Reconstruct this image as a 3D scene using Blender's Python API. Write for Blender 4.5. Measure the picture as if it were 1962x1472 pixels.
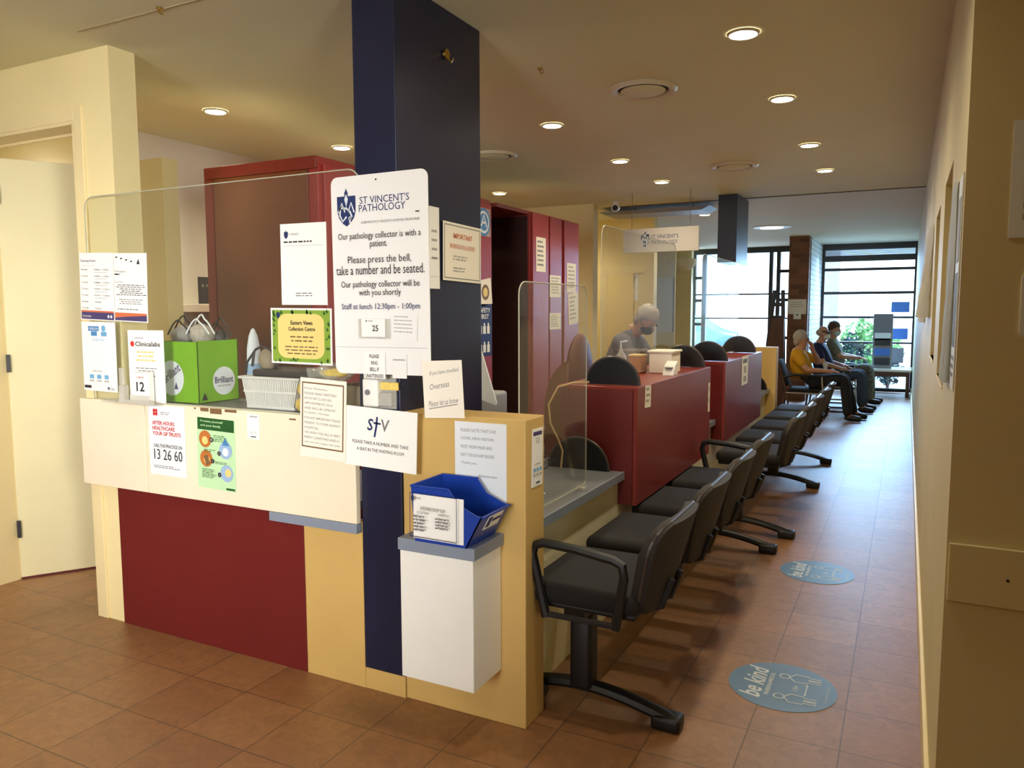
import bpy, bmesh, math, random
from mathutils import Vector, Matrix
R=math.radians
for o in list(bpy.data.objects): bpy.data.objects.remove(o)
S=bpy.context.scene
COL=S.collection
# ------------------------------------------------------------ camera, world, lights, exposure
cd=bpy.data.cameras.new('camera'); cam=bpy.data.objects.new('camera',cd); COL.objects.link(cam)
cd.sensor_width=36; cd.lens=36*1482/1962; cd.clip_start=.02; cd.clip_end=300
cam.matrix_world=Matrix.Translation((0,0,1.55))@Matrix.Rotation(R(27.0),4,'Z')@Matrix.Rotation(R(90-5.43),4,'X')@Matrix.Rotation(R(-0.17),4,'Z')
S.camera=cam
S.view_settings.view_transform='Standard'; S.view_settings.look='None'; S.view_settings.gamma=1; S.view_settings.exposure=0.6
S.view_settings.use_curve_mapping=False
S.cycles.use_denoising=True
S.cycles.max_bounces=10; S.cycles.diffuse_bounces=5; S.cycles.glossy_bounces=4; S.cycles.transparent_max_bounces=24
S.cycles.sample_clamp_indirect=6; S.cycles.caustics_reflective=False; S.cycles.caustics_refractive=False
W=bpy.data.worlds.new('sky'); S.world=W; W.use_nodes=True
bg=W.node_tree.nodes['Background']; bg.inputs[0].default_value=(.42,.68,1,1); bg.inputs[1].default_value=6
def area(name,loc,rot,sx,sy,e,col):
    l=bpy.data.lights.new(name,'AREA'); l.shape='RECTANGLE'; l.size=sx; l.size_y=sy; l.energy=e; l.color=col
    o=bpy.data.objects.new(name,l); COL.objects.link(o); o.location=loc; o.rotation_euler=rot; return o
# daylight of the entrance glazing behind the photographer, and of the far window wall
def aim(p,q): return (Vector(q)-Vector(p)).to_track_quat('-Z','Y').to_euler()
l_=area('entrance_daylight',(-1.3,-2.9,1.75),aim((-1.3,-2.9,1.75),(-3.2,2.4,1.15)),1.8,1.6,25,(1.0,.985,.97)); l_.data.spread=R(56)
l_=area('side_daylight',(2.15,-.4,1.8),aim((2.15,-.4,1.8),(-3.6,2.5,1.5)),1.2,1.4,15,(1.0,.98,.84)); l_.data.spread=R(49)
l_=area('window_daylight',(-1.7,15.8,1.7),(R(-58),0,0),4.4,1.9,170,(.36,.63,1.0)); l_.data.spread=R(95)
sl=bpy.data.lights.new('sun','SUN'); sl.energy=4.5; sl.angle=R(1); sl.color=(1,.96,.9)
so=bpy.data.objects.new('sun',sl); COL.objects.link(so); so.rotation_euler=(R(40),R(10),0)
LAMP_W=32.0; LAMP_COL=(1.0,.86,.60)
# ------------------------------------------------------------ materials
def lin(c): return tuple(((v/255/12.92) if v/255<=.04045 else ((v/255+.055)/1.055)**2.4) for v in c)
MATS={}
def mat(name,rgb,rough=.5,metal=0,spec=.5,var=0,vscale=6,bump=0,bscale=40,emit=0,coat=0):
    if name in MATS: return MATS[name]
    m=bpy.data.materials.new(name); m.use_nodes=True; nt=m.node_tree; b=nt.nodes['Principled BSDF']
    c=lin(rgb)
    b.inputs['Base Color'].default_value=(*c,1); b.inputs['Roughness'].default_value=rough
    b.inputs['Metallic'].default_value=metal; b.inputs['Specular IOR Level'].default_value=spec
    if coat: b.inputs['Coat Weight'].default_value=coat
    if emit:
        b.inputs['Emission Color'].default_value=(*c,1); b.inputs['Emission Strength'].default_value=emit
    if var or bump:
        g=nt.nodes.new('ShaderNodeNewGeometry'); n=nt.nodes.new('ShaderNodeTexNoise')
        nt.links.new(g.outputs['Position'],n.inputs['Vector']); n.inputs['Scale'].default_value=vscale; n.inputs['Detail'].default_value=5
        if var:
            r=nt.nodes.new('ShaderNodeValToRGB')
            r.color_ramp.elements[0].position=.3; r.color_ramp.elements[1].position=.7
            r.color_ramp.elements[0].color=(*[max(0,v*(1-var)) for v in c],1); r.color_ramp.elements[1].color=(*[min(1,v*(1+var)) for v in c],1)
            nt.links.new(n.outputs['Fac'],r.inputs['Fac']); nt.links.new(r.outputs['Color'],b.inputs['Base Color'])
        if bump:
            n2=nt.nodes.new('ShaderNodeTexNoise'); nt.links.new(g.outputs['Position'],n2.inputs['Vector']); n2.inputs['Scale'].default_value=bscale
            bp=nt.nodes.new('ShaderNodeBump'); bp.inputs['Strength'].default_value=bump; bp.inputs['Distance'].default_value=.004
            nt.links.new(n2.outputs['Fac'],bp.inputs['Height']); nt.links.new(bp.outputs['Normal'],b.inputs['Normal'])
    MATS[name]=m; return m
def tile_mat():
    m=bpy.data.materials.new('terracotta_tiles'); m.use_nodes=True; nt=m.node_tree; b=nt.nodes['Principled BSDF']; L=nt.links.new
    g=nt.nodes.new('ShaderNodeNewGeometry'); mp=nt.nodes.new('ShaderNodeMapping'); mp.inputs['Location'].default_value=(.466+.3137*40,-3.775+.3145*40,0)
    L(g.outputs['Position'],mp.inputs['Vector'])
    br=nt.nodes.new('ShaderNodeTexBrick'); br.offset=0; br.squash=1
    br.inputs['Scale'].default_value=1; br.inputs['Brick Width'].default_value=.3137; br.inputs['Row Height'].default_value=.3145
    br.inputs['Mortar Size'].default_value=.0028; br.inputs['Mortar Smooth'].default_value=.25; br.inputs['Bias'].default_value=0
    br.inputs['Color1'].default_value=(*lin((152,108,68)),1); br.inputs['Color2'].default_value=(*lin((136,92,55)),1); br.inputs['Mortar'].default_value=(*lin((92,62,42)),1)
    L(mp.outputs['Vector'],br.inputs['Vector'])
    n=nt.nodes.new('ShaderNodeTexNoise'); n.inputs['Scale'].default_value=16; n.inputs['Detail'].default_value=8; n.inputs['Roughness'].default_value=.65; n.inputs['Distortion'].default_value=1.2; L(g.outputs['Position'],n.inputs['Vector'])
    r=nt.nodes.new('ShaderNodeValToRGB'); r.color_ramp.elements[0].position=.32; r.color_ramp.elements[1].position=.68
    r.color_ramp.elements[0].color=(.62,.58,.55,1); r.color_ramp.elements[1].color=(1.12,1.1,1.06,1); L(n.outputs['Fac'],r.inputs['Fac'])
    mx=nt.nodes.new('ShaderNodeMix'); mx.data_type='RGBA'; mx.blend_type='MULTIPLY'; mx.inputs['Factor'].default_value=.75
    L(br.outputs['Color'],mx.inputs['A']); L(r.outputs['Color'],mx.inputs['B']); L(mx.outputs['Result'],b.inputs['Base Color'])
    b.inputs['Roughness'].default_value=.5; b.inputs['Specular IOR Level'].default_value=.9; b.inputs['Coat Weight'].default_value=.22; b.inputs['Coat Roughness'].default_value=.36
    ad=nt.nodes.new('ShaderNodeMath'); ad.operation='MULTIPLY_ADD'; ad.inputs[1].default_value=-1.6; L(br.outputs['Fac'],ad.inputs[0]); L(n.outputs['Fac'],ad.inputs[2])
    bp=nt.nodes.new('ShaderNodeBump'); bp.inputs['Strength'].default_value=.35; bp.inputs['Distance'].default_value=.004; L(ad.outputs[0],bp.inputs['Height']); L(bp.outputs['Normal'],b.inputs['Normal'])
    return m
def brick_mat(name='brown_brick',ca=(140,92,66),cb_=(106,68,50),cm=(120,95,80)):
    m=bpy.data.materials.new(name); m.use_nodes=True; nt=m.node_tree; b=nt.nodes['Principled BSDF']; L=nt.links.new
    g=nt.nodes.new('ShaderNodeNewGeometry'); sp=nt.nodes.new('ShaderNodeSeparateXYZ'); L(g.outputs['Position'],sp.inputs[0])
    a=nt.nodes.new('ShaderNodeMath'); L(sp.outputs['X'],a.inputs[0]); L(sp.outputs['Y'],a.inputs[1])
    cb=nt.nodes.new('ShaderNodeCombineXYZ'); L(a.outputs[0],cb.inputs['X']); L(sp.outputs['Z'],cb.inputs['Y'])
    br=nt.nodes.new('ShaderNodeTexBrick'); br.inputs['Scale'].default_value=1; br.inputs['Brick Width'].default_value=.24; br.inputs['Row Height'].default_value=.086; br.inputs['Mortar Size'].default_value=.005
    br.inputs['Color1'].default_value=(*lin(ca),1); br.inputs['Color2'].default_value=(*lin(cb_),1); br.inputs['Mortar'].default_value=(*lin(cm),1)
    L(cb.outputs[0],br.inputs['Vector']); L(br.outputs['Color'],b.inputs['Base Color']); b.inputs['Roughness'].default_value=.8
    return m
def glass_mat(name,tint=(.97,.98,.97),gl=.07,haze=0.0):
    m=bpy.data.materials.new(name); m.use_nodes=True; nt=m.node_tree; nt.nodes.remove(nt.nodes['Principled BSDF']); L=nt.links.new
    out=nt.nodes['Material Output']; t=nt.nodes.new('ShaderNodeBsdfTransparent'); t.inputs[0].default_value=(*tint,1)
    gs=nt.nodes.new('ShaderNodeBsdfGlossy'); gs.inputs['Roughness'].default_value=.03
    lw=nt.nodes.new('ShaderNodeLayerWeight'); lw.inputs['Blend'].default_value=.5
    pw=nt.nodes.new('ShaderNodeMath'); pw.operation='POWER'; pw.inputs[1].default_value=4; L(lw.outputs['Facing'],pw.inputs[0])
    fr=nt.nodes.new('ShaderNodeMath'); fr.operation='MULTIPLY_ADD'; fr.inputs[1].default_value=.45; fr.inputs[2].default_value=gl*.5; L(pw.outputs[0],fr.inputs[0])
    mx=nt.nodes.new('ShaderNodeMixShader'); L(fr.outputs[0],mx.inputs[0]); L(t.outputs[0],mx.inputs[1]); L(gs.outputs[0],mx.inputs[2])
    last=mx
    if haze:
        d=nt.nodes.new('ShaderNodeBsdfDiffuse'); d.inputs[0].default_value=(.9,.88,.84,1)
        m2=nt.nodes.new('ShaderNodeMixShader'); m2.inputs[0].default_value=haze; L(mx.outputs[0],m2.inputs[1]); L(d.outputs[0],m2.inputs[2]); last=m2
    L(last.outputs[0],out.inputs['Surface']); return m
M=dict(
 tile=tile_mat(), brick=brick_mat(), perspex=glass_mat('clear_perspex',haze=.014), pane=glass_mat('window_glass',(.95,.98,1)), clearplastic=glass_mat('clear_plastic_bag',(.9,.9,.88),haze=.3),
 edge=mat('perspex_edge',(190,190,172),.2,spec=.6),
 ceil=mat('ceiling_paint',(228,226,196),.9,spec=.2,var=.02,vscale=1.5), wall=mat('cream_paint',(232,217,166),.7,spec=.3,var=.03,vscale=2.5),
 wallr=mat('olive_cream_paint',(214,201,158),.6,spec=.35,var=.03,vscale=2.5), wallw=mat('white_paint',(226,222,212),.8),
 trim=mat('cream_gloss',(232,216,168),.4,spec=.4,var=.02), door=mat('door_cream',(232,224,182),.5,var=.03,vscale=3),
 panel=mat('cream_laminate',(236,224,200),.45,var=.025,vscale=4), desk=mat('desk_cream',(232,228,196),.45,var=.03,vscale=5), white=mat('white_laminate',(238,238,234),.45,var=.015),
 red=mat('maroon_laminate',(104,30,30),.42,var=.06,vscale=3,spec=.4), redg=mat('red_semi_gloss',(128,46,38),.3,var=.05,vscale=3,spec=.45), brown=mat('timber_brown',(112,62,34),.35,var=.1,vscale=2), cab=mat('cabinet_red',(150,48,44),.38,var=.05),
 dark=mat('shaded_interior',(46,10,10),.8), yellow=mat('mustard_paint',(206,172,104),.45,var=.05,vscale=4), navy=mat('navy_gloss',(22,28,56),.36,spec=.5,var=.12,vscale=3),  # the deep red interior colour carries the shade of the open cupboard bay
 grey=mat('grey_laminate',(132,142,160),.4,var=.04), slate=mat('slate_worktop',(104,106,112),.45,var=.05,vscale=12),
 black=mat('black_plastic',(13,13,15),.45,bump=.2,bscale=300), fabric=mat('black_fabric',(21,18,18),.85,var=.15,vscale=60,bump=.5,bscale=500), steel=mat('brushed_steel',(190,190,188),.28,metal=1), frame=mat('dark_window_frame',(40,38,42),.4),
 rim=mat('vinyl_rim_highlight',(64,58,56),.35), plug=mat('brass',(190,160,80),.3,metal=1),
 paper=mat('white_paper',(240,240,238),.7), papercool=mat('cool_white_paper',(226,232,240),.6), paperwarm=mat('warm_paper',(240,234,222),.7), board=mat('white_board',(236,236,236),.4), cream_frame=mat('cream_card',(240,232,216),.6),
 ink=mat('black_ink',(34,34,38),.7), inkg=mat('grey_ink',(120,120,124),.7), inkl=mat('light_grey_ink',(168,168,170),.7), inkb=mat('blue_ink',(44,56,110),.7), navyink=mat('navy_ink',(26,46,98),.6), redink=mat('red_ink',(206,44,40),.7), purple=mat('purple_ink',(72,62,110),.6), orange=mat('orange_ink',(206,110,70),.6), lightblue=mat('light_blue_ink',(110,170,215),.6), cyan=mat('blue_panel_print',(70,130,190),.6), greend=mat('dark_green_print',(30,84,34),.6), greenl=mat('pale_green_print',(188,226,178),.6), olive=mat('olive_green_print',(132,164,56),.6), gold=mat('gold_print',(232,206,128),.6), brownink=mat('brown_print',(120,92,60),.6),
 lime=mat('lime_card',(120,178,20),.5,var=.03), bluebin=mat('blue_plastic',(22,60,158),.35,spec=.5), skyprint=mat('pale_blue_disc',(150,180,215),.6), ochre=mat('ochre_print',(186,112,48),.6), skin=mat('skin',(196,148,122),.55), greyhair=mat('grey_hair',(176,168,158),.8,var=.2,vscale=80), darkhair=mat('brown_hair',(84,66,56),.8), blackhair=mat('dark_hair',(30,28,30),.7),
 yshirt=mat('yellow_shirt',(218,164,32),.8,bump=.4,bscale=30), nshirt=mat('navy_shirt',(24,32,78),.8,bump=.4,bscale=30), gshirt=mat('grey_green_shirt',(108,116,104),.85,var=.4,vscale=24), trous=mat('dark_trousers',(34,36,44),.85), jeans=mat('blue_jeans',(58,76,104),.85), camo=mat('mottled_trousers',(104,108,100),.9,var=.5,vscale=18), shoe=mat('black_shoe',(22,22,26),.4), mask=mat('white_mask',(232,236,238),.7), bluemask=mat('pale_blue_mask',(170,200,205),.7), scrubs=mat('grey_scrubs',(104,100,112),.85), skinpink=mat('skin_pink',(206,140,122),.55),
 basket=mat('white_plastic',(228,228,226),.4), tag=mat('yellow_sachet',(236,206,110),.6,var=.12,vscale=60), machine=mat('machine_grey',(150,148,146),.5), machined=mat('machine_dark',(52,50,52),.5), taupe=mat('taupe_card',(160,146,122),.7), wood=mat('brown_wood',(88,54,40),.45,var=.1), sticker=mat('blue_floor_sticker',(92,126,164),.42,var=.05), stickerink=mat('white_sticker_print',(206,214,222),.5),
 render=mat('white_render',(240,238,230),.9), pave=mat('pale_paving',(210,205,195),.9,var=.06), leaf=mat('leaf_green',(110,156,84),.8,var=.3,vscale=14), leafd=mat('dark_leaf',(48,66,66),.8,var=.3,vscale=14), carp=mat('pale_blue_car_paint',(90,130,156),.3), roof=mat('blue_grey_roof',(70,98,120),.6), corr=mat('corrugated_white',(205,222,240),.5), tyre=mat('tyre',(30,30,32),.8), cable=mat('beige_cable',(196,164,112),.6), grille=mat('vent_white',(216,206,182),.5), shade=mat('vent_shadow_gap',(70,62,50),.8), lampm=mat('lamp_glow',(255,246,222),.5,emit=30), sconce=mat('sconce_plaster',(232,222,190),.7), darkred=mat('dark_red_shell',(92,24,24),.5), signgrey=mat('hanging_sign_grey',(186,180,174),.5), door_y=mat('yellow_cream_door',(236,216,150),.6), noticeblue=mat('poster_blue',(74,120,205),.6), noticegrey=mat('poster_grey',(120,118,128),.6), redtrim=mat('cabinet_red_trim',(122,38,30),.4))
# ------------------------------------------------------------ geometry helpers
class MB:
    def __init__(s): s.bm=bmesh.new()
    def box(s,x0,x1,y0,y1,z0,z1,bev=0,seg=2,mx=None):
        g=bmesh.ops.create_cube(s.bm,size=1); vs=g['verts']
        for v in vs: v.co=Vector(((x0+x1)/2+v.co.x*(x1-x0),(y0+y1)/2+v.co.y*(y1-y0),(z0+z1)/2+v.co.z*(z1-z0)))
        if bev:
            es=list({e for v in vs for e in v.link_edges})
            r=bmesh.ops.bevel(s.bm,geom=es,offset=bev,segments=seg,profile=.5,affect='EDGES'); vs=list({v for f in r['faces'] for v in f.verts}|{v for v in vs if v.is_valid})
        if mx is not None:
            for v in vs: v.co=mx@v.co
        return s
    def prism(s,pts,axis,a,b,bev=0,mx=None):
        def P(p,t): return {'x':(t,p[0],p[1]),'y':(p[0],t,p[1]),'z':(p[0],p[1],t)}[axis]
        A=[s.bm.verts.new(P(p,a)) for p in pts]; B=[s.bm.verts.new(P(p,b)) for p in pts]; n=len(pts)
        fs=[s.bm.faces.new(A),s.bm.faces.new(B[::-1])]
        for i in range(n): fs.append(s.bm.faces.new((A[i],B[i],B[(i+1)%n],A[(i+1)%n])))
        vs=A+B
        if bev:
            es=[e for e in fs[0].edges]+[e for e in fs[1].edges]
            r=bmesh.ops.bevel(s.bm,geom=es,offset=bev,segments=2,profile=.5,affect='EDGES'); vs=list({v for f in r['faces'] for v in f.verts}|{v for v in vs if v.is_valid})
        if mx is not None:
            for v in vs: v.co=mx@v.co
        return s
    def tube(s,pts,r,n=8,closed=False,ry=None):
        pts=[Vector(p) for p in pts]; k=len(pts); rs=r if isinstance(r,(list,tuple)) else [r]*k; rings=[]
        up=None
        for i,p in enumerate(pts):
            if closed: t=(pts[(i+1)%k]-pts[i-1])
            else: t=pts[min(i+1,k-1)]-pts[max(i-1,0)]
            t=t.normalized() if t.length>1e-9 else Vector((0,0,1))
            if up is None:
                up=Vector((0,0,1)) if abs(t.z)<.9 else Vector((1,0,0))
            a=(up-t*up.dot(t)); a=a.normalized() if a.length>1e-6 else t.orthogonal().normalized(); b=t.cross(a); up=a
            r2=ry if ry else rs[i]
            rings.append([s.bm.verts.new(p+a*math.cos(2*math.pi*j/n)*rs[i]+b*math.sin(2*math.pi*j/n)*r2) for j in range(n)])
        m=k if closed else k-1
        for i in range(m):
            A,B=rings[i],rings[(i+1)%k]
            for j in range(n): s.bm.faces.new((A[j],A[(j+1)%n],B[(j+1)%n],B[j]))
        if not closed: s.bm.faces.new(rings[0][::-1]); s.bm.faces.new(rings[-1])
        return s
    def cyl(s,x,y,z0,z1,r,n=20,r2=None): return s.tube([(x,y,z0),(x,y,z1)],[r,r if r2 is None else r2],n)
    def lathe(s,x,y,prof,n=28):
        rings=[[s.bm.verts.new((x+r*math.cos(2*math.pi*j/n),y+r*math.sin(2*math.pi*j/n),z)) for j in range(n)] for r,z in prof]
        for A,B in zip(rings,rings[1:]):
            for j in range(n): s.bm.faces.new((A[j],A[(j+1)%n],B[(j+1)%n],B[j]))
        return s
    def sph(s,c,rx,ry=None,rz=None,u=14,v=10,mx=None):
        g=bmesh.ops.create_uvsphere(s.bm,u_segments=u,v_segments=v,radius=1)
        for w in g['verts']:
            q=Vector((w.co.x*rx,w.co.y*(ry or rx),w.co.z*(rz or rx)))
            if mx is not None: q=mx@q
            w.co=q+Vector(c)
        return s
    def quad(s,ps): s.bm.faces.new([s.bm.verts.new(p) for p in ps]); return s
def rrect(u0,u1,v0,v1,r,n=5):
    if not isinstance(r,(list,tuple)): r=[r]*4
    out=[]
    for (cx,cy,a0,q) in ((u1,v1,0,r[0]),(u0,v1,90,r[1]),(u0,v0,180,r[2]),(u1,v0,270,r[3])):
        sx=1 if cx==u1 else -1; sy=1 if cy==v1 else -1
        for i in range(n+1):
            a=R(a0+90*i/n); out.append((cx-sx*q+q*math.cos(a),cy-sy*q+q*math.sin(a)))
    return out
def wloc(o):
    l=Vector(o.location)
    while o.parent: o=o.parent; l=l+Vector(o.location)
    return l
def obj(name,mb,m,parent=None,smooth=False,label=None,kind=None):
    bm=mb.bm if isinstance(mb,MB) else mb
    if isinstance(bm,bpy.types.Mesh): me=bm
    else:
        bmesh.ops.recalc_face_normals(bm,faces=bm.faces)
        me=bpy.data.meshes.new(name); bm.to_mesh(me); bm.free()
    o=bpy.data.objects.new(name,me); COL.objects.link(o); me.materials.append(M[m] if isinstance(m,str) else m)
    if parent is not None:
        o.parent=parent; l=wloc(parent); me.transform(Matrix.Translation(-l))
    if smooth:
        for p in me.polygons: p.use_smooth=True
        try: me.set_sharp_from_angle(angle=R(38))
        except Exception: pass
    if label: o['label']=label
    if kind: o['kind']=kind
    return o
def tag(o,label,cat,group=None):
    o['label']=label; o['category']=cat
    if group: o['group']=group
    return o
def thing(name,label,cat,loc,group=None):
    o=bpy.data.objects.new(name,None); COL.objects.link(o); o.location=loc; o.empty_display_size=.1
    return tag(o,label,cat,group)
def struct(name,mb,m,parent=None,**k): return obj(name,mb,m,parent,kind='structure',**k)
def copy_tree(o,parent=None):
    c=o.copy(); COL.objects.link(c); c.parent=parent
    for ch in o.children: copy_tree(ch,c)
    return c
# ------------------------------------------------------------ lettering and signs
TC={}
def text_geo(s,bold=False):
    k=(s,bold)
    if k in TC: return TC[k]
    cu=bpy.data.curves.new('t','FONT'); cu.body=s; cu.size=1; cu.resolution_u=2
    if bold: cu.offset=.018
    ob=bpy.data.objects.new('t',cu); me=bpy.data.meshes.new_from_object(ob)
    vs=[(v.co.x,v.co.y) for v in me.vertices]; fs=[tuple(p.vertices) for p in me.polygons]
    bpy.data.objects.remove(ob); bpy.data.curves.remove(cu); bpy.data.meshes.remove(me)
    x0=min(v[0] for v in vs); x1=max(v[0] for v in vs); y0=min(v[1] for v in vs); y1=max(v[1] for v in vs)
    vs=[((v[0]-x0)/(x1-x0)-.5,(v[1]-y0)/(y1-y0)-.5) for v in vs]
    TC[k]=(vs,fs); return TC[k]
FR={'-y':(Vector((1,0,0)),Vector((0,0,1))),'+x':(Vector((0,1,0)),Vector((0,0,1))),'-x':(Vector((0,-1,0)),Vector((0,0,1))),'+z':(Vector((0,1,0)),Vector((-1,0,0))),'flat':(Vector((1,0,0)),Vector((0,1,0)))}
class Sheet:
    """flat printed sheet: frame + print layers gathered per colour"""
    def __init__(s,P,face,w,h,ang=0):
        r,u=FR[face]; a=R(ang); s.r=r*math.cos(a)+u*math.sin(a); s.u=u*math.cos(a)-r*math.sin(a); s.n=s.r.cross(s.u); s.P=Vector(P); s.w=w; s.h=h; s.L={}; s.k=0
    def pt(s,a,b,d): return s.P+s.r*((a-.5)*s.w)+s.u*((.5-b)*s.h)+s.n*d
    def bm(s,name,m):
        key=(name,m)
        if key not in s.L: s.k+=1; s.L[key]=(bmesh.new(),s.t+.0005*s.k)
        return s.L[key]
    def t_(s,txt,a,b,w,h,m='ink',bold=False,name='lettering',rot=0,sh=0):
        bm,d=s.bm(name,m); vs,fs=text_geo(txt,bold); c,q=math.cos(R(rot)),math.sin(R(rot))
        V=[]
        for x,y in vs:
            X=(x*w+sh*y*h)*s.w if False else x*w*s.w+sh*y*h*s.h; Y=y*h*s.h
            X,Y=X*c-Y*q,X*q+Y*c
            V.append(bm.verts.new(s.pt(a,b,d)+s.r*X+s.u*Y))
        for f in fs:
            try: bm.faces.new([V[i] for i in f])
            except ValueError: pass
        return s
    def q_(s,a0,b0,a1,b1,m,name='printed_band'):
        bm,d=s.bm(name,m); bm.faces.new([bm.verts.new(s.pt(*p,d)) for p in ((a0,b1),(a1,b1),(a1,b0),(a0,b0))]); return s
    def poly(s,pts,m,name='logo'):
        bm,d=s.bm(name,m); bm.faces.new([bm.verts.new(s.pt(*p,d)) for p in pts]); return s
    def disc(s,a,b,ra,m,name='emblem',n=22,rb=None):
        rb=rb or ra*s.w/s.h
        return s.poly([(a+ra*math.cos(2*math.pi*i/n),b-rb*math.sin(2*math.pi*i/n)) for i in range(n)],m,name)
    def fr_(s,a0,b0,a1,b1,t,m,name='border'):
        ta=t/s.w; tb=t/s.h
        s.q_(a0,b0,a1,b0+tb,m,name); s.q_(a0,b1-tb,a1,b1,m,name); s.q_(a0,b0+tb,a0+ta,b1-tb,m,name); s.q_(a1-ta,b0+tb,a1,b1-tb,m,name); return s
    def lines(s,a0,b0,a1,b1,n,m='inkg',seed=1,fill=.5,center=False,name='lettering'):
        rd=random.Random(seed); st=(b1-b0)/n
        for i in range(n):
            W_=(a1-a0)*rd.uniform(.65,1); x=a0+((a1-a0)-W_)/2 if center else a0; e=x+W_
            while x<e-.01:
                ww=min(rd.uniform(.04,.13),e-x); s.q_(x,b0+st*i,x+ww,b0+st*(i+fill),m,name); x+=ww+.022
        return s
    def stroke(s,pts,wd,m,name='lettering'):
        bm,d=s.bm(name,m); P=[Vector((p[0]*s.w,-p[1]*s.h)) for p in pts]
        o=Vector((.5*s.w,-.5*s.h)); ctr=s.P+s.n*d
        L=[];
        for i,p in enumerate(P):
            t=(P[min(i+1,len(P)-1)]-P[max(i-1,0)]); t=t.normalized() if t.length>1e-9 else Vector((1,0)); nn=Vector((-t.y,t.x))*wd/2
            L.append([bm.verts.new(ctr+s.r*(q-o).x+s.u*(q-o).y) for q in (p+nn,p-nn)])
        for A,B in zip(L,L[1:]): bm.faces.new((A[0],A[1],B[1],B[0]))
        return s
    def shield(s,a,b,w,h,full=True):
        def T(pts): return [(a+(x)*w,b+(y)*h) for x,y in pts]
        s.poly(T([(-.5,-.3),(.5,-.3),(.5,.1),(.4,.28),(.2,.42),(0,.5),(-.2,.42),(-.4,.28),(-.5,.1)]),'navyink','logo')
        s.poly(T([(0,-.5),(.1,-.38),(.08,-.26),(-.08,-.26),(-.1,-.38)]),'navyink','logo')
        if full:
            s.poly(T([(0,-.36),(.1,-.22),(0,-.02),(-.1,-.22)]),'papercool','logo_highlight')
            W_=.016*s.w
            s.stroke(T([(-.4,.1),(-.24,-.12),(-.08,.12),(0,-.02),(.1,.12),(.26,-.12),(.42,.14)]),W_,'papercool','logo_highlight')
            s.stroke(T([(-.46,.12),(-.3,.0),(0,.02),(.2,.12),(.3,.26)]),W_,'papercool','logo_highlight')
            s.stroke(T([(-.3,-.06),(-.36,.2),(-.2,.36),(0,.24)]),W_,'papercool','logo_highlight')
            s.stroke(T([(.18,.24),(.18,.42)]),W_,'papercool','logo_highlight'); s.stroke(T([(.1,.3),(.26,.3)]),W_,'papercool','logo_highlight')
        return s
    def go(s,name,label,cat,m='paper',t=.0016,r=0,group=None,parent=None): # sheet itself is the root
        bm=bmesh.new()
        pts=rrect(0,1,0,1,0) if not r else [(p[0]/s.w,p[1]/s.h) for p in rrect(0,s.w,0,s.h,r)]
        if not r: pts=[(0,0),(1,0),(1,1),(0,1)]
        A=[bm.verts.new(s.pt(*p,s.t-.0001)) for p in pts]; B=[bm.verts.new(s.pt(*p,s.t-t)) for p in pts]; n=len(pts)
        bm.faces.new(A); bm.faces.new(B[::-1])
        for i in range(n): bm.faces.new((A[i],B[i],B[(i+1)%n],A[(i+1)%n]))
        if parent is None:
            root=thing(name,label,cat,tuple(s.P-s.u*s.h/2),group or 'printed '+cat+'s on walls, screens and counters'); obj('sheet',bm,m,root); kids=root
        else: root=kids=obj(name,bm,m,parent)
        for (nm,mm),(b,d) in s.L.items(): obj(nm,b,mm,kids)
        return root
    t=.0
def sheet(P,face,w,h,ang=0): return Sheet(P,face,w,h,ang)
# ------------------------------------------------------------ the room
CE=2.78
struct('floor',MB().box(-6.2,2.2,-3.1,16.2,-.12,0),'tile')
struct('ceiling',MB().box(-6.2,2.2,-3.1,8.95,CE,CE+.12),'ceil')
struct('ceiling_rear',MB().box(-6.2,2.2,8.95,16.2,CE,CE+.12),mat('ceiling_paint_white',(226,220,204),.85,spec=.2))
struct('trim_ceiling_joint',MB().box(-3.3,.119,8.945,8.96,CE-.006,CE+.002),'shade')
struct('trim_ceiling_front',MB().box(-3.3,-1.2,2.28,2.286,CE-.003,CE+.002),mat('ceiling_crack',(176,160,128),.9))
# right corridor wall with two recessed openings
WX=.12
def niche_wall(x0,x1,y0,y1,holes):
    mb=MB(); ys=sorted({y0,y1,*[h[i] for h in holes for i in (0,1)]})
    for a,b in zip(ys,ys[1:]):
        hs=[h for h in holes if h[0]<=a+1e-6 and h[1]>=b-1e-6]
        if hs: mb.box(x0,x1,a,b,0,hs[0][2]); mb.box(x0,x1,a,b,hs[0][3],CE); mb.box(x0+.12,x1,a,b,hs[0][2],hs[0][3])
        else: mb.box(x0,x1,a,b,0,CE)
    return mb
struct('wall_right',niche_wall(WX,WX+.3,2.35,16.1,[(3.1,3.72,1.28,2.06),(4.22,4.82,1.3,2.04)]),'wallr')
struct('wall_right_front',MB().box(WX+.3,2.2,2.35,2.6,0,CE),'wallr')
struct('baseboard_right',MB().box(WX-.016,WX,2.35,15.9,0,.11,.004),'trim')
struct('baseboard_right_front',MB().box(WX,2.2,2.334,2.35,0,.10,.004),'trim')
struct('trim_niche_front',MB().box(WX-.004,WX+.12,3.1,3.72,1.268,1.28),'trim')
struct('trim_niche_rear',MB().box(WX-.004,WX+.12,4.22,4.82,1.288,1.3),'trim')
struct('wall_side',MB().box(2.2,2.3,-3.1,2.6,0,CE),'wallr')
struct('wall_back',MB().box(-6.2,2.3,-3.2,-3.1,0,CE),'wall')
struct('wall_left',MB().box(-6.3,-6.2,-3.1,16.2,0,CE),'wall')
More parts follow.
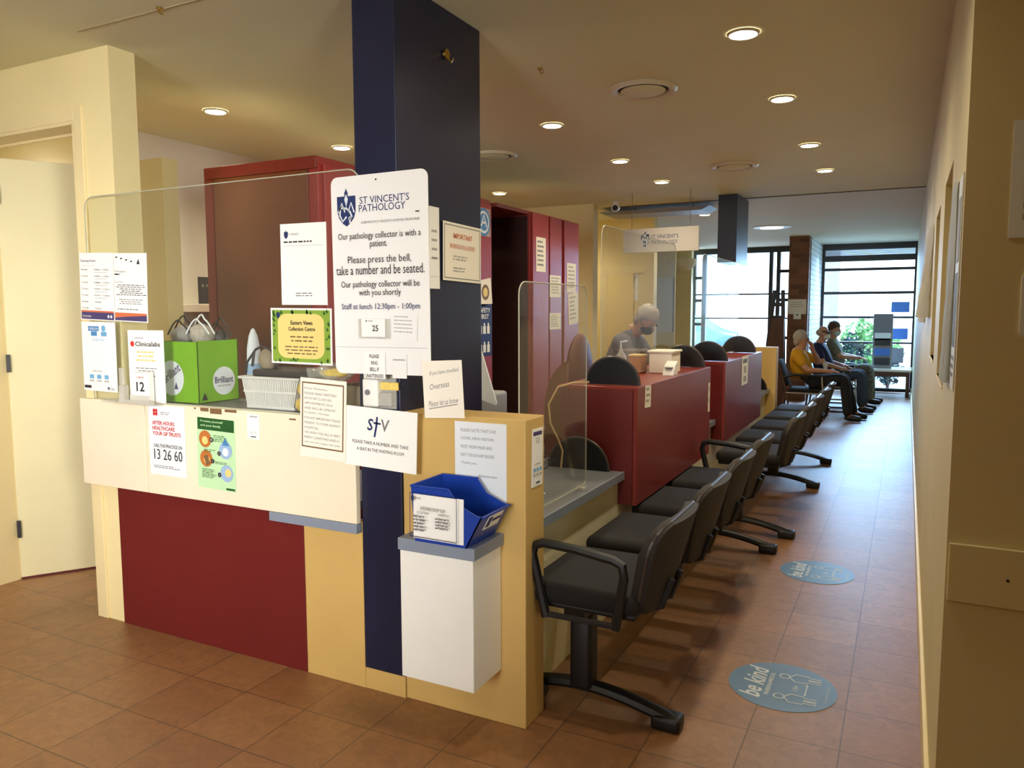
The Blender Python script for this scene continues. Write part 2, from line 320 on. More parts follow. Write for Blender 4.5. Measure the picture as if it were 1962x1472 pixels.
# door wall on the left
w=MB(); w.box(-6.2,-4.56,2.46,2.6,0,CE); w.box(-4.56,-3.61,2.46,2.6,2.47,CE); w.box(-3.61,-3.35,2.46,2.6,0,CE)
struct('wall_front_left',w,'wall')
a=MB(); a.box(-3.612,-3.55,2.448,2.462,.0,2.53,.004); a.box(-4.62,-3.612,2.448,2.462,2.465,2.53,.004); a.box(-4.62,-4.555,2.448,2.462,0,2.465,.004)
a.box(-3.63,-3.608,2.452,2.61,0,2.452); a.box(-4.562,-4.54,2.452,2.61,0,2.452); a.box(-4.562,-3.608,2.452,2.61,2.45,2.472)
a.box(-3.642,-3.628,2.57,2.585,0,2.44); a.box(-4.54,-3.628,2.57,2.585,2.437,2.452)
struct('trim_door_frame',a,'trim')
dr=thing('door_1','cream flush door standing ajar in the left wall','door',(-4.535,2.602,0)); dr['kind']='structure'
DM=Matrix.Translation((-4.53,2.6,0))@Matrix.Rotation(R(57),4,'Z')
obj('leaf',MB().box(0,.9,0,.038,.012,2.40,.003,mx=DM),'door',dr)
for z in (.30,1.26,2.2): obj('hinge',MB().box(-.006,.014,-.016,.012,z-.05,z+.05,.002,mx=DM),'frame',dr)
obj('door_seal',MB().box(0,.9,-.002,.036,.002,.012,mx=DM),'darkred',dr)
# inner rooms
struct('wall_staff_left',MB().box(-4.85,-4.75,3.5,8.55,0,CE),'wallw'); struct('wall_inner_rear',MB().box(-6.2,-4.75,3.42,3.5,0,CE),'wallw')
struct('wall_staff_rear',MB().box(-4.85,-3.29,8.55,8.7,0,CE),'wall')
struct('wall_hall',MB().box(-4.5,-3.07,10.25,10.4,0,CE),'wall')
struct('wall_hall_side',MB().box(-4.5,-4.4,8.7,10.25,0,CE),'wall')
struct('wall_far_left',MB().box(-6.2,-3.86,15.45,15.6,0,CE),'wall')
struct('trim_hall_door',MB().box(-3.86,-3.72,10.225,10.25,0,2.05,.004).box(-3.86,-3.2,10.225,10.25,2.05,2.12,.004),'trim')
dr=thing('door_2','yellow cream inner door seen through the perspex','door',(-3.6,10.24,0)); dr['kind']='structure'
obj('leaf',MB().box(-3.72,-3.35,10.228,10.249,.01,2.05),'door_y',dr); obj('door_handle',MB().tube([(-3.45,10.226,1),(-3.45,10.19,1),(-3.55,10.19,1)],.009),'steel',dr)
# far window wall
FY=16.0
def window(name,x0,x1,z0,z1,bars,verts_,short=()):
    t=bpy.data.objects.new(name,None); COL.objects.link(t); t.location=((x0+x1)/2,FY,z0); t['kind']='structure'; t['label']='far window wall glazing with dark frame'
    f=MB(); 
    for x in verts_: f.box(x-.035,x+.035,FY-.05,FY+.05,z0,z1)
    for a_,b_,z in short: f.box(a_,b_,FY-.04,FY+.04,z-.03,z+.03)
    for z,h in bars: f.box(x0,x1,FY-.045,FY+.045,z-h/2,z+h/2)
    obj('window_frame',f,'frame',t); obj('glass_pane',MB().box(x0,x1,FY-.004,FY+.004,z0,z1),'pane',t); return t
window('window_1',-1.48,.13,.02,2.72,[(.05,.06),(.42,.06),(.93,.035),(1.405,.04),(1.86,.05),(2.30,.05),(2.50,.10),(2.70,.05)],[-1.47,.12])['label']='wide right hand window wall with dark horizontal bars'
lv=MB()
for k in range(6): lv.box(-1.44,.085,FY+.015,FY+.03,2.553+k*.021,2.569+k*.021)
obj('louvre_band',lv,mat('blue_grey_louvre',(120,150,190),.5),bpy.data.objects['window_1'])
window('window_2',-3.95,-1.83,.02,2.72,[(.05,.06),(1.38,.03),(1.86,.03),(2.70,.06)],[-3.93,-3.72,-2.42,-2.28,-1.86],[(-3.93,-3.72,z) for z in (.72,1.26,1.74,2.2)]+[(-2.28,-1.86,z) for z in (1.0,1.74,2.3)])['label']='left hand glazed entry with dark frames and narrow panes'
struct('wall_far',MB().box(-6.2,2.2,15.97,16.1,2.72,CE),'frame')
struct('trim_window_sill',MB().box(-1.48,.118,15.72,15.95,.44,.49,.004),'white')
struct('wall_pillar_brick',MB().box(-1.82,-1.5,13.9,16.05,0,CE),'brick')
struct('trim_pillar_white',MB().box(-1.5,-1.488,14.1,15.95,0,CE),brick_mat('white_painted_brick',(222,230,236),(206,216,226),(120,134,150)))
# navy columns
struct('column_1',MB().box(-1.93,-1.735,2.452,3.10,.09,CE,.003),'navy')
c=struct('column_2',MB().box(-1.86,-1.66,8.55,9.2,2.06,CE,.003),'navy')
# ------------------------------------------------------------ reception counter (front)
t=thing('reception_counter','long front counter with cream upper panel over maroon and mustard base panels','counter',(-2.7,2.5,0))
obj('maroon_panel',MB().box(-3.43,-2.242,2.452,2.459,.0,.70,.002),'red',t)
obj('mustard_panel',MB().box(-2.240,-1.932,2.452,2.49,0,.70,.002),'yellow',t)
obj('upper_panel',MB().box(-3.635,-3.164,2.418,2.446,.698,1.125,.003),'panel',t)
obj('upper_panel',MB().box(-3.160,-1.932,2.418,2.446,.698,1.125,.003),'panel',t)
obj('grey_edge_strip',MB().box(-2.40,-1.932,2.416,2.45,.658,.697,.002),'grey',t)
obj('ledge',MB().box(-3.345,-1.935,2.447,2.76,1.095,1.125,.003),'slate',t)
obj('worktop',MB().box(-3.345,-1.99,2.62,3.15,.70,.735,.003),'grey',t)
obj('panel_chip',MB().box(-2.79,-2.74,2.4165,2.4178,1.108,1.124).box(-2.73,-2.66,2.4165,2.4178,1.10,1.124).box(-2.64,-2.57,2.4165,2.4178,1.112,1.124).box(-2.83,-2.82,2.4165,2.4178,1.115,1.122).box(-2.27,-2.235,2.4165,2.4178,1.10,1.107),'brownink',t,label='chipped bare edge of the cream panel')
t=thing('mustard_end_wall','low mustard yellow partition wall at the near end of the counters','partition wall',(-1.46,2.54,0),'mustard counter end walls')
obj('wall_body',MB().box(-1.733,-1.2,2.46,2.62,0,1.16,.004),'yellow',t)
obj('plinth',MB().box(-1.932,-1.735,2.456,2.49,0,.088),'yellow',t)
t=thing('pedestal_shelf','white pedestal box with grey top fixed to the mustard wall beside the navy post','shelf',(-1.53,2.35,.213))
obj('cabinet_box',MB().box(-1.604,-1.30,2.25,2.458,.213,.69,.003),'white',t)
obj('top_slab',MB().box(-1.606,-1.288,2.238,2.458,.692,.737,.003),'grey',t)
# stacking bin
t=thing('storage_bin','blue open front plastic bin sitting on the grey pedestal top','bin',(-1.41,2.32,.738))
z0=.738; pr=[(-1.53,z0),(-1.325,z0),(-1.262,z0+.125),(-1.285,z0+.128),(-1.355,z0+.16),(-1.395,z0+.215),(-1.545,z0+.215)]
b=MB().prism(pr,'y',2.215,2.22).prism(pr,'y',2.415,2.42).box(-1.53,-1.325,2.22,2.415,z0,z0+.005)
b.prism([(-1.53,z0),(-1.535,z0),(-1.55,z0+.215),(-1.545,z0+.215)],'y',2.215,2.42); b.prism([(-1.33,z0),(-1.325,z0),(-1.262,z0+.125),(-1.268,z0+.125)],'y',2.215,2.42)
obj('bin_shell',b,'bluebin',t)
obj('rim',MB().tube([(-1.395,2.214,z0+.213),(-1.548,2.214,z0+.213),(-1.548,2.421,z0+.213),(-1.395,2.421,z0+.213)],.005,6),'bluebin',t); obj('mouth_lip',MB().tube([(-1.262,2.215,z0+.122),(-1.262,2.42,z0+.122)],.006,6),'bluebin',t)
s=sheet((-1.437,2.2135,z0+.098),'-y',.205,.172,-.5)
s.fr_(.03,.04,.97,.96,.0025,'navyink'); s.shield(.09,.15,.06,.14,False); s.t_("ST VINCENT'S",.2,.14,.12,.04,'navyink'); s.t_('SPECIMEN DROP BOX',.5,.34,.5,.07,'ink'); s.lines(.1,.5,.42,.85,5,'inkg',3); s.lines(.55,.5,.92,.75,4,'inkg',4); s.t_('COLLECTIONS',.3,.43,.24,.045); s.t_('DIRECTORY',.72,.43,.22,.045)
s.go('label_sheet','','',parent=t)
bm_=Matrix.Translation((-1.284,2.33,z0+.083))@Matrix.Rotation(R(26.7),4,'Y')
obj('lip_label',MB().box(0,.002,-.055,.055,-.03,.035,mx=bm_),'paper',t); obj('lip_logo',MB().box(.002,.003,-.045,-.02,-.02,.025,mx=bm_).box(.002,.003,-.012,.05,.0,.012,mx=bm_),'navyink',t)
for c_ in t.children:
    c_.data.transform(Matrix.Translation((.012,.014,0))@Matrix.Translation((0,0,0))@Matrix.Diagonal((1,1,.93,1)))
# ------------------------------------------------------------ service desk running down the corridor
t=thing('service_desk','long cream fronted desk with grey top along the corridor','desk',(-1.6,5.5,0))
obj('front_panel',MB().box(-1.325,-1.3,2.622,8.425,.0,.688,.002),'desk',t)
for (y0,y1) in ((2.622,3.748),(5.395,5.875),(7.525,8.425)):
    obj('desk_top',(MB().box(-1.72,-1.27,y0,3.12,.69,.722).box(-1.98,-1.27,3.12,y1,.69,.722) if y0<3 else MB().box(-1.98,-1.27,y0,y1,.69,.722,.002)),'slate',t); obj('edge_strip',MB().box(-1.2695,-1.262,y0,y1,.684,.724),'grey',t)
obj('rear_desk_top',MB().box(-1.98,-1.64,3.752,5.39,.69,.722),'slate',t); obj('rear_desk_top',MB().box(-1.98,-1.64,5.88,7.52,.69,.722),'slate',t)
obj('cable_hole',MB().tube([(-1.299,2.97,.3),(-1.2985,2.97,.3)],.011,12),'black',t)
def redbox(y0,y1,lab):
    t=thing('red_counter_box',lab,'counter',(-1.4,(y0+y1)/2,.55),'raised red counter boxes')
    obj('front_panel',MB().box(-1.222,-1.2,y0,y1,.55,1.158,.002),'redg',t)
    obj('side_panel',MB().box(-1.62,-1.224,y0,y0+.022,.55,1.14,.002),'red',t); obj('side_panel',MB().box(-1.62,-1.224,y1-.022,y1,.55,1.14,.002),'red',t)
    obj('counter_top',MB().box(-1.64,-1.223,y0,y1,1.14,1.158,.002),'redg',t); obj('rear_panel',MB().box(-1.62,-1.6,y0+.024,y1-.024,.73,1.138),'red',t)
    return t
redbox(3.752,5.39,'nearer raised red counter box projecting over the corridor chairs'); redbox(5.88,7.52,'further raised red counter box next to the far yellow wall')
t=thing('mustard_end_wall','far mustard yellow partition wall end beyond the second red counter','partition wall',(-1.5,8.5,0),'mustard counter end walls')
obj('wall_body',MB().box(-2.0,-1.2,8.43,8.58,0,1.16,.004),'yellow',t)
def halfdisc(x,y,z,r,lab,m='black'):
    t=thing('half_disc_divider',lab,'divider',(x,y,z),'black half round counter dividers')
    pts=[(x+r*math.cos(R(i*180/20)),z+r*.98*math.sin(R(i*180/20))) for i in range(21)]
    obj('disc_plate',MB().prism(pts,'y',y-.006,y+.006),mat('divider_black',(9,10,15),.3),t); obj('edge_rim',MB().tube([(p[0],y,p[1]) for p in pts],.0075,6),'rim',t); return t
halfdisc(-1.505,3.715,.7235,.168,'black half round divider standing on the low grey desk')
halfdisc(-1.372,3.86,1.1595,.148,'black half round divider on the near end of the nearer red box')
halfdisc(-1.372,5.30,1.1595,.148,'black half round divider at the far end of the nearer red box')
halfdisc(-1.36,6.0,1.1595,.148,'black half round divider on the near end of the further red box')
halfdisc(-1.372,7.30,1.1595,.148,'black half round divider at the far end of the further red box')
halfdisc(-1.43,8.3,.7235,.16,'black half round divider low on the desk beside the far yellow wall')
t=thing('arched_divider','tall curved red brown end panel behind the low desk','divider',(-1.69,3.88,.724))
pts=[(-1.78,.724),(-1.645,.724),(-1.645,1.275)]+[(-1.61-.17*math.sin(R(i*9)),1.0+.28*math.cos(R(i*9))) for i in range(1,11)]
obj('board',MB().prism(pts,'y',3.89,3.915),'brown',t)
# ------------------------------------------------------------ perspex screens
def screen(name,lab,axis,const,poly,feet):
    t=thing('perspex_screen',lab,'screen',feet[0],'clear perspex screens above the counters')
    obj('clear_sheet',MB().prism(poly,axis,const-.003,const+.003),'perspex',t)
    e=[]
    for p in poly: e.append((const,p[0],p[1]) if axis=='x' else (p[0],const,p[1]))
    obj('polished_edge',MB().tube(e,.0028,5,closed=True),'edge',t)
    for f in feet: obj('foot_clip',MB().box(f[0]-.02,f[0]+.02,f[1]-.02,f[1]+.02,f[2],f[2]+.012),'clearplastic',t)
screen('a','wide clear screen above the front counter carrying the notices','y',2.4335,rrect(-3.54,-1.892,1.128,2.095,[.06,.06,.002,.002]),[(-3.3,2.475,1.126),(-2.1,2.475,1.126)])
screen('b','clear screen rising behind the near mustard wall by the low desk','x',-1.315,rrect(2.64,3.34,.74,1.66,[.05,.05,.03,.03]),[(-1.315,2.7,.7235),(-1.315,3.28,.7235)])
screen('c','tall clear screen standing on the nearer red counter box','x',-1.45,rrect(3.89,5.36,1.172,2.0,[.06,.06,.06,.06]),[(-1.45,4.0,1.1595),(-1.45,5.25,1.1595)])
screen('d','tall clear screen standing on the further red counter box','x',-1.42,rrect(6.02,7.48,1.172,1.98,[.06,.06,.06,.06]),[(-1.42,6.1,1.1595),(-1.42,7.4,1.1595)])
# ------------------------------------------------------------ tall red cabinets
t=thing('tall_cabinet','large brown sided red cupboard behind the front counter','cabinet',(-3.35,4.35,0),'tall red cabinets')
obj('carcass',MB().box(-3.78,-2.92,3.385,5.365,0,2.4,.003),'cab',t); obj('bounce_board',MB().box(-3.77,-2.93,3.395,5.355,2.4005,2.403),'taupe',t,label='added neutral sheet against red bounce')  # unseen neutral sheet added so the red top throws no red on the ceiling
obj('side_inset',MB().box(-3.71,-2.985,3.374,3.384,.05,2.33,.002),'brown',t); obj('side_rail',MB().box(-3.78,-2.92,3.37,3.384,2.332,2.4,.003).box(-3.78,-3.712,3.37,3.384,.0,2.33,.003),'redtrim',t)
for (y0,y1) in ((3.42,4.38),(4.4,5.35)): obj('cabinet_door',MB().box(-2.919,-2.9,y0,y1,.08,2.36,.003),'cab',t); 
t=thing('tall_cabinet','open ended row of red cupboards further behind the corridor desk','cabinet',(-3.35,6.6,0),'tall red cabinets')
b=MB().box(-3.78,-2.93,6.1,7.16,0,2.4,.003)
obj('bounce_board',MB().box(-3.77,-2.94,5.51,7.15,2.4005,2.403),'taupe',t,label='added neutral sheet against red bounce'); obj('carcass',b,'cab',t); obj('top_board',MB().box(-3.78,-2.93,5.5,6.098,2.37,2.4),'redtrim',t); obj('side_inset',MB().box(-3.76,-2.95,6.085,6.099,.05,2.36),'dark',t); obj('back_board',MB().box(-3.78,-3.76,5.5,6.098,0,2.368),'dark',t)  # pale sheet added against red bounce; dark inset paints the recess's shade
for (y0,y1) in ((6.11,6.44),(6.47,6.74),(6.80,7.155)): obj('cabinet_door',MB().box(-2.929,-2.905,y0,y1,.08,2.395,.004),'cab',t)
for a_ in (6.455,6.77): obj('door_gap',MB().box(-2.9288,-2.926,a_-.014,a_+.014,.08,2.38),'dark',t)
# ------------------------------------------------------------ notices on the front counter and screen
def SP(x,y0,z,w,h,ang,y1):
    k=y1/y0; return sheet((x*k,y1,1.55+(z-1.55)*k),'-y',w*k,h*k,ang)
s=SP(-3.432,2.4,1.668,.246,.318,-2,2.427)
s.t_('Opening Hours',.26,.12,.46,.045,'purple',True); s.q_(.04,.185,.5,.19,'inkl')
for i,(d,h) in enumerate((('Monday','8.30am - 5.30pm'),('Tuesday','8.30am - 5.30pm'),('Wednesday','8.30am - 5.30pm'),('Thursday','8.30am - 5.30pm'),('Friday','8.30am - 5.00pm'),('Saturday','Closed'),('Sunday','Closed'))):
    v=.25+i*.095; s.t_(d,.15,v,.2,.028); s.t_(h,.66 if i<5 else .53,v,.44 if i<5 else .18,.028)
    if i<5: s.q_(.45,v+.035,.8,v+.042,'inkl')
s.q_(.03,.865,.99,.985,'purple'); s.q_(.03,.855,.99,.88,'orange'); s.t_('Australian',.2,.94,.26,.03,'paper'); s.disc(.84,.935,.03,'papercool'); s.disc(.92,.935,.03,'papercool')
s.go('notice_sheet','opening hours sheet with purple footer taped at left end of the clear screen','notice')
s=SP(-3.193,2.4,1.660,.226,.315,-2,2.427)
for i in range(4): s.q_(.06+i*.15,.05+i*.02,.12+i*.15,.07+i*.02,'ink')
s.poly([(.7,.16),(.76,.08),(.8,.16)],'ink','emblem'); s.t_('A Message to',.2,.27,.34,.03); s.lines(.03,.3,.2,.34,1,'ink',2); s.t_('Dear Patient',.17,.42,.26,.025,'inkg'); s.lines(.06,.46,.98,.63,6,'ink',5,.35,True); s.lines(.12,.67,.9,.76,3,'inkg',6,.35,True); s.lines(.1,.81,.95,.84,1,'inkg',7)
s.q_(.02,.87,.98,.985,'purple'); s.poly([(.02,.87),(.98,.87),(.98,.9),(.3,.93),(.02,.95)],'orange','printed_band')
s.go('notice_sheet','text sheet with bird doodles and purple footer beside the opening hours','notice')
s=SP(-3.440,2.4,1.335,.246,.332,-.7,2.424)
s.q_(.2,.06,.52,.13,'cyan'); s.q_(.28,.135,.46,.2,'cyan'); s.t_('CHECK-IN',.36,.095,.26,.03,'paper'); s.disc(.66,.09,.06,'lightblue'); s.disc(.63,.17,.05,'lightblue'); s.disc(.71,.17,.05,'lightblue'); s.lines(.25,.24,.75,.28,2,'lightblue',3,.4,True)
for i in range(3): s.q_(.2+i*.22,.76,.32+i*.22,.82,'lightblue'); s.q_(.19+i*.22,.84,.33+i*.22,.86,'inkl')
s.lines(.3,.7,.68,.73,1,'inkl',8); s.q_(.04,.92,.24,.96,'ink'); s.poly([(.72,.93),(.8,.93),(.76,.98)],'purple','emblem'); s.t_('VICTORIA',.87,.955,.13,.03,'purple')
s.go('notice_poster','blue check-in poster below the opening hours sheet','poster')
s=SP(-3.013,2.415,.956,.24,.326,-.3,2.4155)
for k in range(4):
    a=R(45+90*k); s.disc(.2+.045*math.cos(a),.1+.033*math.sin(a),.035,'redink','emblem')
s.lines(.34,.09,.6,.14,2,'inkl',2); s.t_('AFTER HOURS',.42,.25,.62,.055,'redink',True); s.t_('HEALTHCARE',.42,.325,.62,.055,'redink',True); s.t_('YOUR GP TRUSTS',.5,.40,.78,.055,'redink',True); s.t_('CALL THIS PRACTICE ON',.52,.575,.78,.05,'ink'); s.t_('13 26 60',.52,.70,.78,.15,'ink'); s.lines(.12,.86,.88,.91,2,'inkg',4,.4)
s.go('notice_poster','pale blue after hours healthcare poster with large phone number on the counter front','poster','papercool')
s=SP(-2.701,2.415,.920,.232,.318,-1.2,2.4155)
s.q_(.02,.0,.98,.17,'greend'); s.t_('Protect yourself',.4,.05,.6,.04,'greenl',True); s.t_('and your family',.37,.11,.54,.04,'greenl',True)
for a,b,c in ((.22,.30,'ochre'),(.76,.43,'skyprint'),(.24,.575,'ochre'),(.78,.75,'skyprint')): s.disc(a,b,.165,c,'picture_disc'); 
for a,b,c in ((.22,.32,'gold'),(.76,.45,'papercool'),(.26,.59,'gold'),(.82,.74,'gold')): s.disc(a,b,.08,c,'picture')
s.poly([(.76,.25),(.86,.36),(.68,.36)],'cyan','picture'); s.poly([(.18,.54),(.3,.52),(.34,.64),(.26,.68)],'brownink','picture')
for a,b,n in ((.4,.3,'1'),(.6,.48,'2'),(.42,.6,'3'),(.6,.78,'4')): s.disc(a,b,.045,'ink','number_dot'); s.t_(n,a,b,.02,.03,'paper')
s.lines(.46,.23,.85,.33,4,'greend',3,.35); s.lines(.2,.44,.55,.49,2,'greend',6,.35); s.lines(.5,.6,.92,.64,2,'greend',8,.35); s.lines(.14,.72,.55,.86,6,'greend',9,.35); s.q_(.75,.955,.98,.985,'greend')
s.go('notice_poster','green hygiene poster in a clear sleeve with four round pictures','poster','greenl')
s=SP(-2.473,2.415,1.058,.07,.107,-1.3,2.4155); s.q_(.2,.06,.85,.12,'inkl'); s.lines(.2,.68,.85,.8,3,'inkl',4,.4,True); s.q_(.3,.88,.75,.92,'ink'); s.go('notice_sheet','small white slip taped high on the cream counter panel','notice')
s=SP(-2.077,2.4,1.117,.236,.323,-2.5,2.408)
s.fr_(.04,.05,.95,.88,.006,'brownink','border')
for i,l in enumerate(('Dear Patients,','PLEASE MAKE WRITTEN','NOTE WE CLOSE ON','APPOINTMENTS IN A','AND WILL BE OPEN BY','10.30AM  Monday','FOR ANY IMPORTANT PLEASE','PRESENT TO YOUR NEAREST','HOSPITAL.','WE WISH YOU ALL A VERY','MERRY CHRISTMAS AND A','safe and very happy new year')):
    v=.13+i*.062; w=min(.78,.036*len(l)); s.t_(l,.1+w/2,v,w,.03,'inkg')
s.go('notice_sheet','brown bordered letter to patients taped on the cream counter edge','notice','paperwarm')
s=SP(-1.795,2.4,1.057,.339,.236,-2.2,2.412)
s.t_('S',.36,.28,.075,.2,'navyink',True,'logo',0,.12); s.stroke([(.455,.14),(.445,.3),(.42,.48)],.009,'navyink','logo'); s.stroke([(.405,.245),(.505,.25)],.0075,'navyink','logo'); s.t_('V',.565,.27,.12,.2,'inkg',True,'logo',0,.08)
s.t_('PLEASE TAKE A NUMBER AND TAKE',.5,.585,.78,.055,'ink'); s.t_('A SEAT IN THE WAITING ROOM',.5,.7,.66,.055,'ink')
s.go('notice_sheet','white take a number notice with blue logo across the navy post','notice')
s=SP(-1.495,2.38,1.265,.17,.21,3,2.40)
for (l,a,b,w,h,r) in (('If you have travelled',.55,.2,.72,.09,6),('Overseas',.42,.43,.5,.1,9),('Please let us know',.5,.72,.75,.1,7)): s.t_(l,a,b,w,h,'inkg',False,'handwriting',r,.2)
s.stroke([(.12,.84),(.85,.76)],.003,'inkg','handwriting')
s.go('notice_sheet','handwritten white sheet taped crooked at the base of the navy post','notice','paperwarm')
# the big board
s=SP(-1.783,2.4,1.685,.444,.754,.3,2.41); B_=s
s.shield(.165,.155,.2,.19); s.t_("ST VINCENT'S",.565,.125,.51,.036,'navyink'); s.t_('PATHOLOGY',.54,.165,.48,.036,'navyink'); s.t_("A SERVICE OF ST VINCENT'S HOSPITAL MELBOURNE",.62,.235,.6,.012,'inkg'); s.q_(.88,.197,.92,.203,'ink','pen_mark')
for l,b,w,h in (('Our pathology collector is with a',.305,.86,.042),('patient.',.348,.18,.042),('Please press the bell,',.425,.66,.047),('take a number and be seated.',.472,.92,.047),('Our pathology collector will be',.548,.82,.042),('with you shortly',.59,.44,.042)): s.t_(l,.5,b,w,h,'ink')
s.t_('Staff at lunch 12:30pm - 1:00pm',.5,.66,.82,.038,'inkb'); s.q_(.02,.862,.98,.864,'inkl','pen_mark'); s.disc(.49,.03,.008,'ink','screw_hole')
bd=s.go('information_board','tall white pathology information board hanging on the clear screen by the navy post','sign','board',.004,.03)
# number card and slips on the board
s2=SP(-1.80,2.38,1.483,.145,.075,0,2.402); s2.go('card_holder','clear card pocket with white card on the information board','card holder','clearplastic',.002)
s2=SP(-1.803,2.38,1.486,.11,.068,0,2.398); s2.disc(.22,.12,.03,'ink'); s2.q_(.3,.1,.5,.14,'inkg'); s2.t_('25',.6,.52,.26,.34,'ink',True,'number'); s2.go('number_card','white ticket numbered 25 tucked in the board card pocket','ticket')
s2=SP(-1.66,2.38,1.49,.115,.10,-2,2.404); s2.lines(.1,.1,.85,.8,5,'inkl',4,.3); s2.go('note_slip','faint handwritten slip to the right of the card pocket','note','board',.001)
s2=SP(-1.80,2.38,1.343,.10,.10,0,2.404)
for i,l in enumerate(('PLEASE','RING','BELL IF','UNATTENDED')): s2.t_(l,.5,.15+i*.25,(.45,.3,.42,.85)[i],.14,'ink',True)
s2.go('note_slip','please ring bell slip at the bottom of the information board','note','paper',.001)
s2=SP(-1.685,2.38,1.343,.065,.09,0,2.404); s2.q_(.05,.2,.9,.26,'inkl'); s2.go('note_slip','blank little slip beside the ring bell note','note','board',.001)
s=SP(-2.173,2.42,1.738,.239,.326,-.5,2.427)
s.shield(.13,.13,.09,.11,False); s.t_("ST VINCENT'S",.3,.13,.22,.025,'inkg'); s.lines(.08,.215,.92,.24,1,'ink',3,.7); s.q_(.06,.27,.94,.274,'inkl'); s.lines(.3,.85,.7,.91,2,'inkg',5,.4,True)
s.go('notice_sheet','white pathology sheet taped high on the clear screen left of the board','notice')
s=SP(-2.197,2.42,1.448,.322,.228,-.6,2.425)
s.q_(.025,.035,.975,.965,'olive','border'); s.poly([(.12+.76*p[0],.1+.8*p[1]) for p in rrect(0,1,0,1,.2)],'gold','centre_panel'); s.shield(.13,.12,.06,.14,False)
rd=random.Random(5)
for i in range(34):
    e=i%4; p=rd.uniform(.05,.95); a,b=((p,rd.uniform(.04,.09)),(p,rd.uniform(.9,.96)),(rd.uniform(.03,.07),p),(rd.uniform(.92,.97),p))[e]
    r_=rd.uniform(.012,.024); s.poly([(a-r_,b),(a,b-r_*2.2),(a+r_,b+r_*.5),(a,b+r_*1.6)],'greend','leaf_print')
s.t_('Eastern Views',.52,.26,.36,.075,'ink',True); s.t_('Collection Centre',.52,.37,.44,.07,'ink',True); s.lines(.26,.5,.78,.64,2,'brownink',3,.35,True); s.lines(.22,.68,.8,.86,3,'brownink',6,.35,True)
s.go('notice_poster','green leafy bordered yellow collection centre poster left of the board','poster')
s=sheet((-1.728,2.70,1.805),'+x',.075,.33,0)
for i in range(4): s.q_(.2,.28+i*.11,.75,.31+i*.11,'inkl')
s.q_(.1,.62,.9,.625,'inkl'); s.q_(.1,.85,.9,.855,'inkl'); s.go('notice_sheet','narrow white sheet on the side of the navy post just behind the board','notice')
s=sheet((-1.728,2.925,1.797),'+x',.32,.245,-1.2)
s.fr_(.03,.04,.97,.96,.004,'inkg'); s.t_('IMPORTANT',.5,.22,.5,.09,'orange',True); s.t_('INFORMATION FOR ALL PATIENTS',.5,.4,.66,.08,'orange'); s.lines(.25,.56,.75,.66,2,'inkl',3,.4); s.lines(.25,.76,.6,.86,2,'inkl',5,.4)
s.go('notice_sheet','grey bordered orange headed notice on the side of the navy post','notice','paperwarm')
s=SP(-1.383,2.455,.985,.218,.31,0,2.4575)
for i,l in enumerate(('PLEASE NOTE THAT DUE','COVID, NEW VISITORS','MUST WEAR MASK AND','NOT TOUCH ANY BOXES','Thank you')): s.t_(l,.12+.034*len(l)/2,.1+i*.1,.034*len(l),.038,'inkg')
s.t_('Administration',.64,.64,.36,.03,'inkg'); s.go('notice_sheet','cool white printed sheet on the mustard wall behind the blue bin','notice','papercool')
s=sheet((-1.197,2.555,1.01),'+x',.092,.215,-1.5)
s.q_(.08,.05,.9,.12,'purple'); s.lines(.3,.16,.7,.27,3,'inkl',2,.4,True); s.q_(.25,.6,.75,.62,'inkl')
for i in range(3): s.q_(.12+i*.28,.68,.3+i*.28,.74,'lightblue'); s.q_(.12+i*.28,.78,.3+i*.28,.82,'inkl')
s.q_(.35,.92,.7,.95,'ink'); s.go('notice_sticker','narrow check-in slip stuck to the end of the mustard wall','sticker')
# papers on the red cabinets, red boxes, pillar
CX_=-2.903
def pap(y,z,w,h,lab,sd=1,col='paperwarm',ink='inkl',x=CX_,ang=0,n=6,cat='notice',nm='notice_sheet'):
    s=sheet((x,y,z),'+x',w,h,ang); s.lines(.12,.1,.88,.9,n,ink,sd,.45); return s.go(nm,lab,cat,col)
pap(6.27,2.04,.2,.3,'topmost sheet on the first door of the rear red cupboards',1,ink='inkg')
pap(6.585,1.77,.25,.2,'upper sheet on the second door of the rear red cupboards',2); pap(6.585,1.45,.25,.15,'lower sheet on the second door of the rear red cupboards',3)
pap(6.97,1.86,.22,.28,'upper sheet on the last door of the rear red cupboards',4)
pap(7.02,1.565,.24,.3,'crumpled hanging sheet on the last door of the rear red cupboards',5,ang=5)
s=sheet((-2.897,5.22,2.22),'+x',.21,.21); s.disc(.5,.5,.5,'cyan','ring'); s.disc(.5,.5,.4,'papercool','ring_centre'); s.disc(.5,.5,.32,'cyan','ring_inner'); s.stroke([(.3,.66),(.5,.25),(.7,.66)],.02,'papercool'); s.stroke([(.38,.52),(.62,.52)],.016,'papercool'); s.go('round_sticker','round blue sticker high on the nearer red cupboard by the navy post','sticker','clearplastic')
s=sheet((-2.897,5.24,1.69),'+x',.2,.2,8); s.disc(.5,.5,.3,'brownink','ring'); s.disc(.5,.5,.18,'gold','ring_centre'); s.go('notice_card','yellowish card with a dark ring on the nearer red cupboard','card','paperwarm')
s=sheet((-2.897,5.22,1.40),'+x',.24,.4); s.t_('SAFETY',.5,.12,.8,.09,'paper',True); s.t_('FIRST',.5,.24,.6,.09,'paper',True)
for b in (.42,.78):
    for i in range(3): s.q_(.15+i*.26,b,.33+i*.26,b+.15,'paper','picture'); s.disc(.24+i*.26,b-.03,.05,'paper','picture')
s.go('notice_poster','dark blue poster with white figures on the nearer red cupboard','poster','navyink')
pap(3.925,1.098,.10,.115,'small curled white slip at the top corner of the nearer red box',3,x=-1.197,ang=-2,n=3,cat='slip',nm='note_slip')
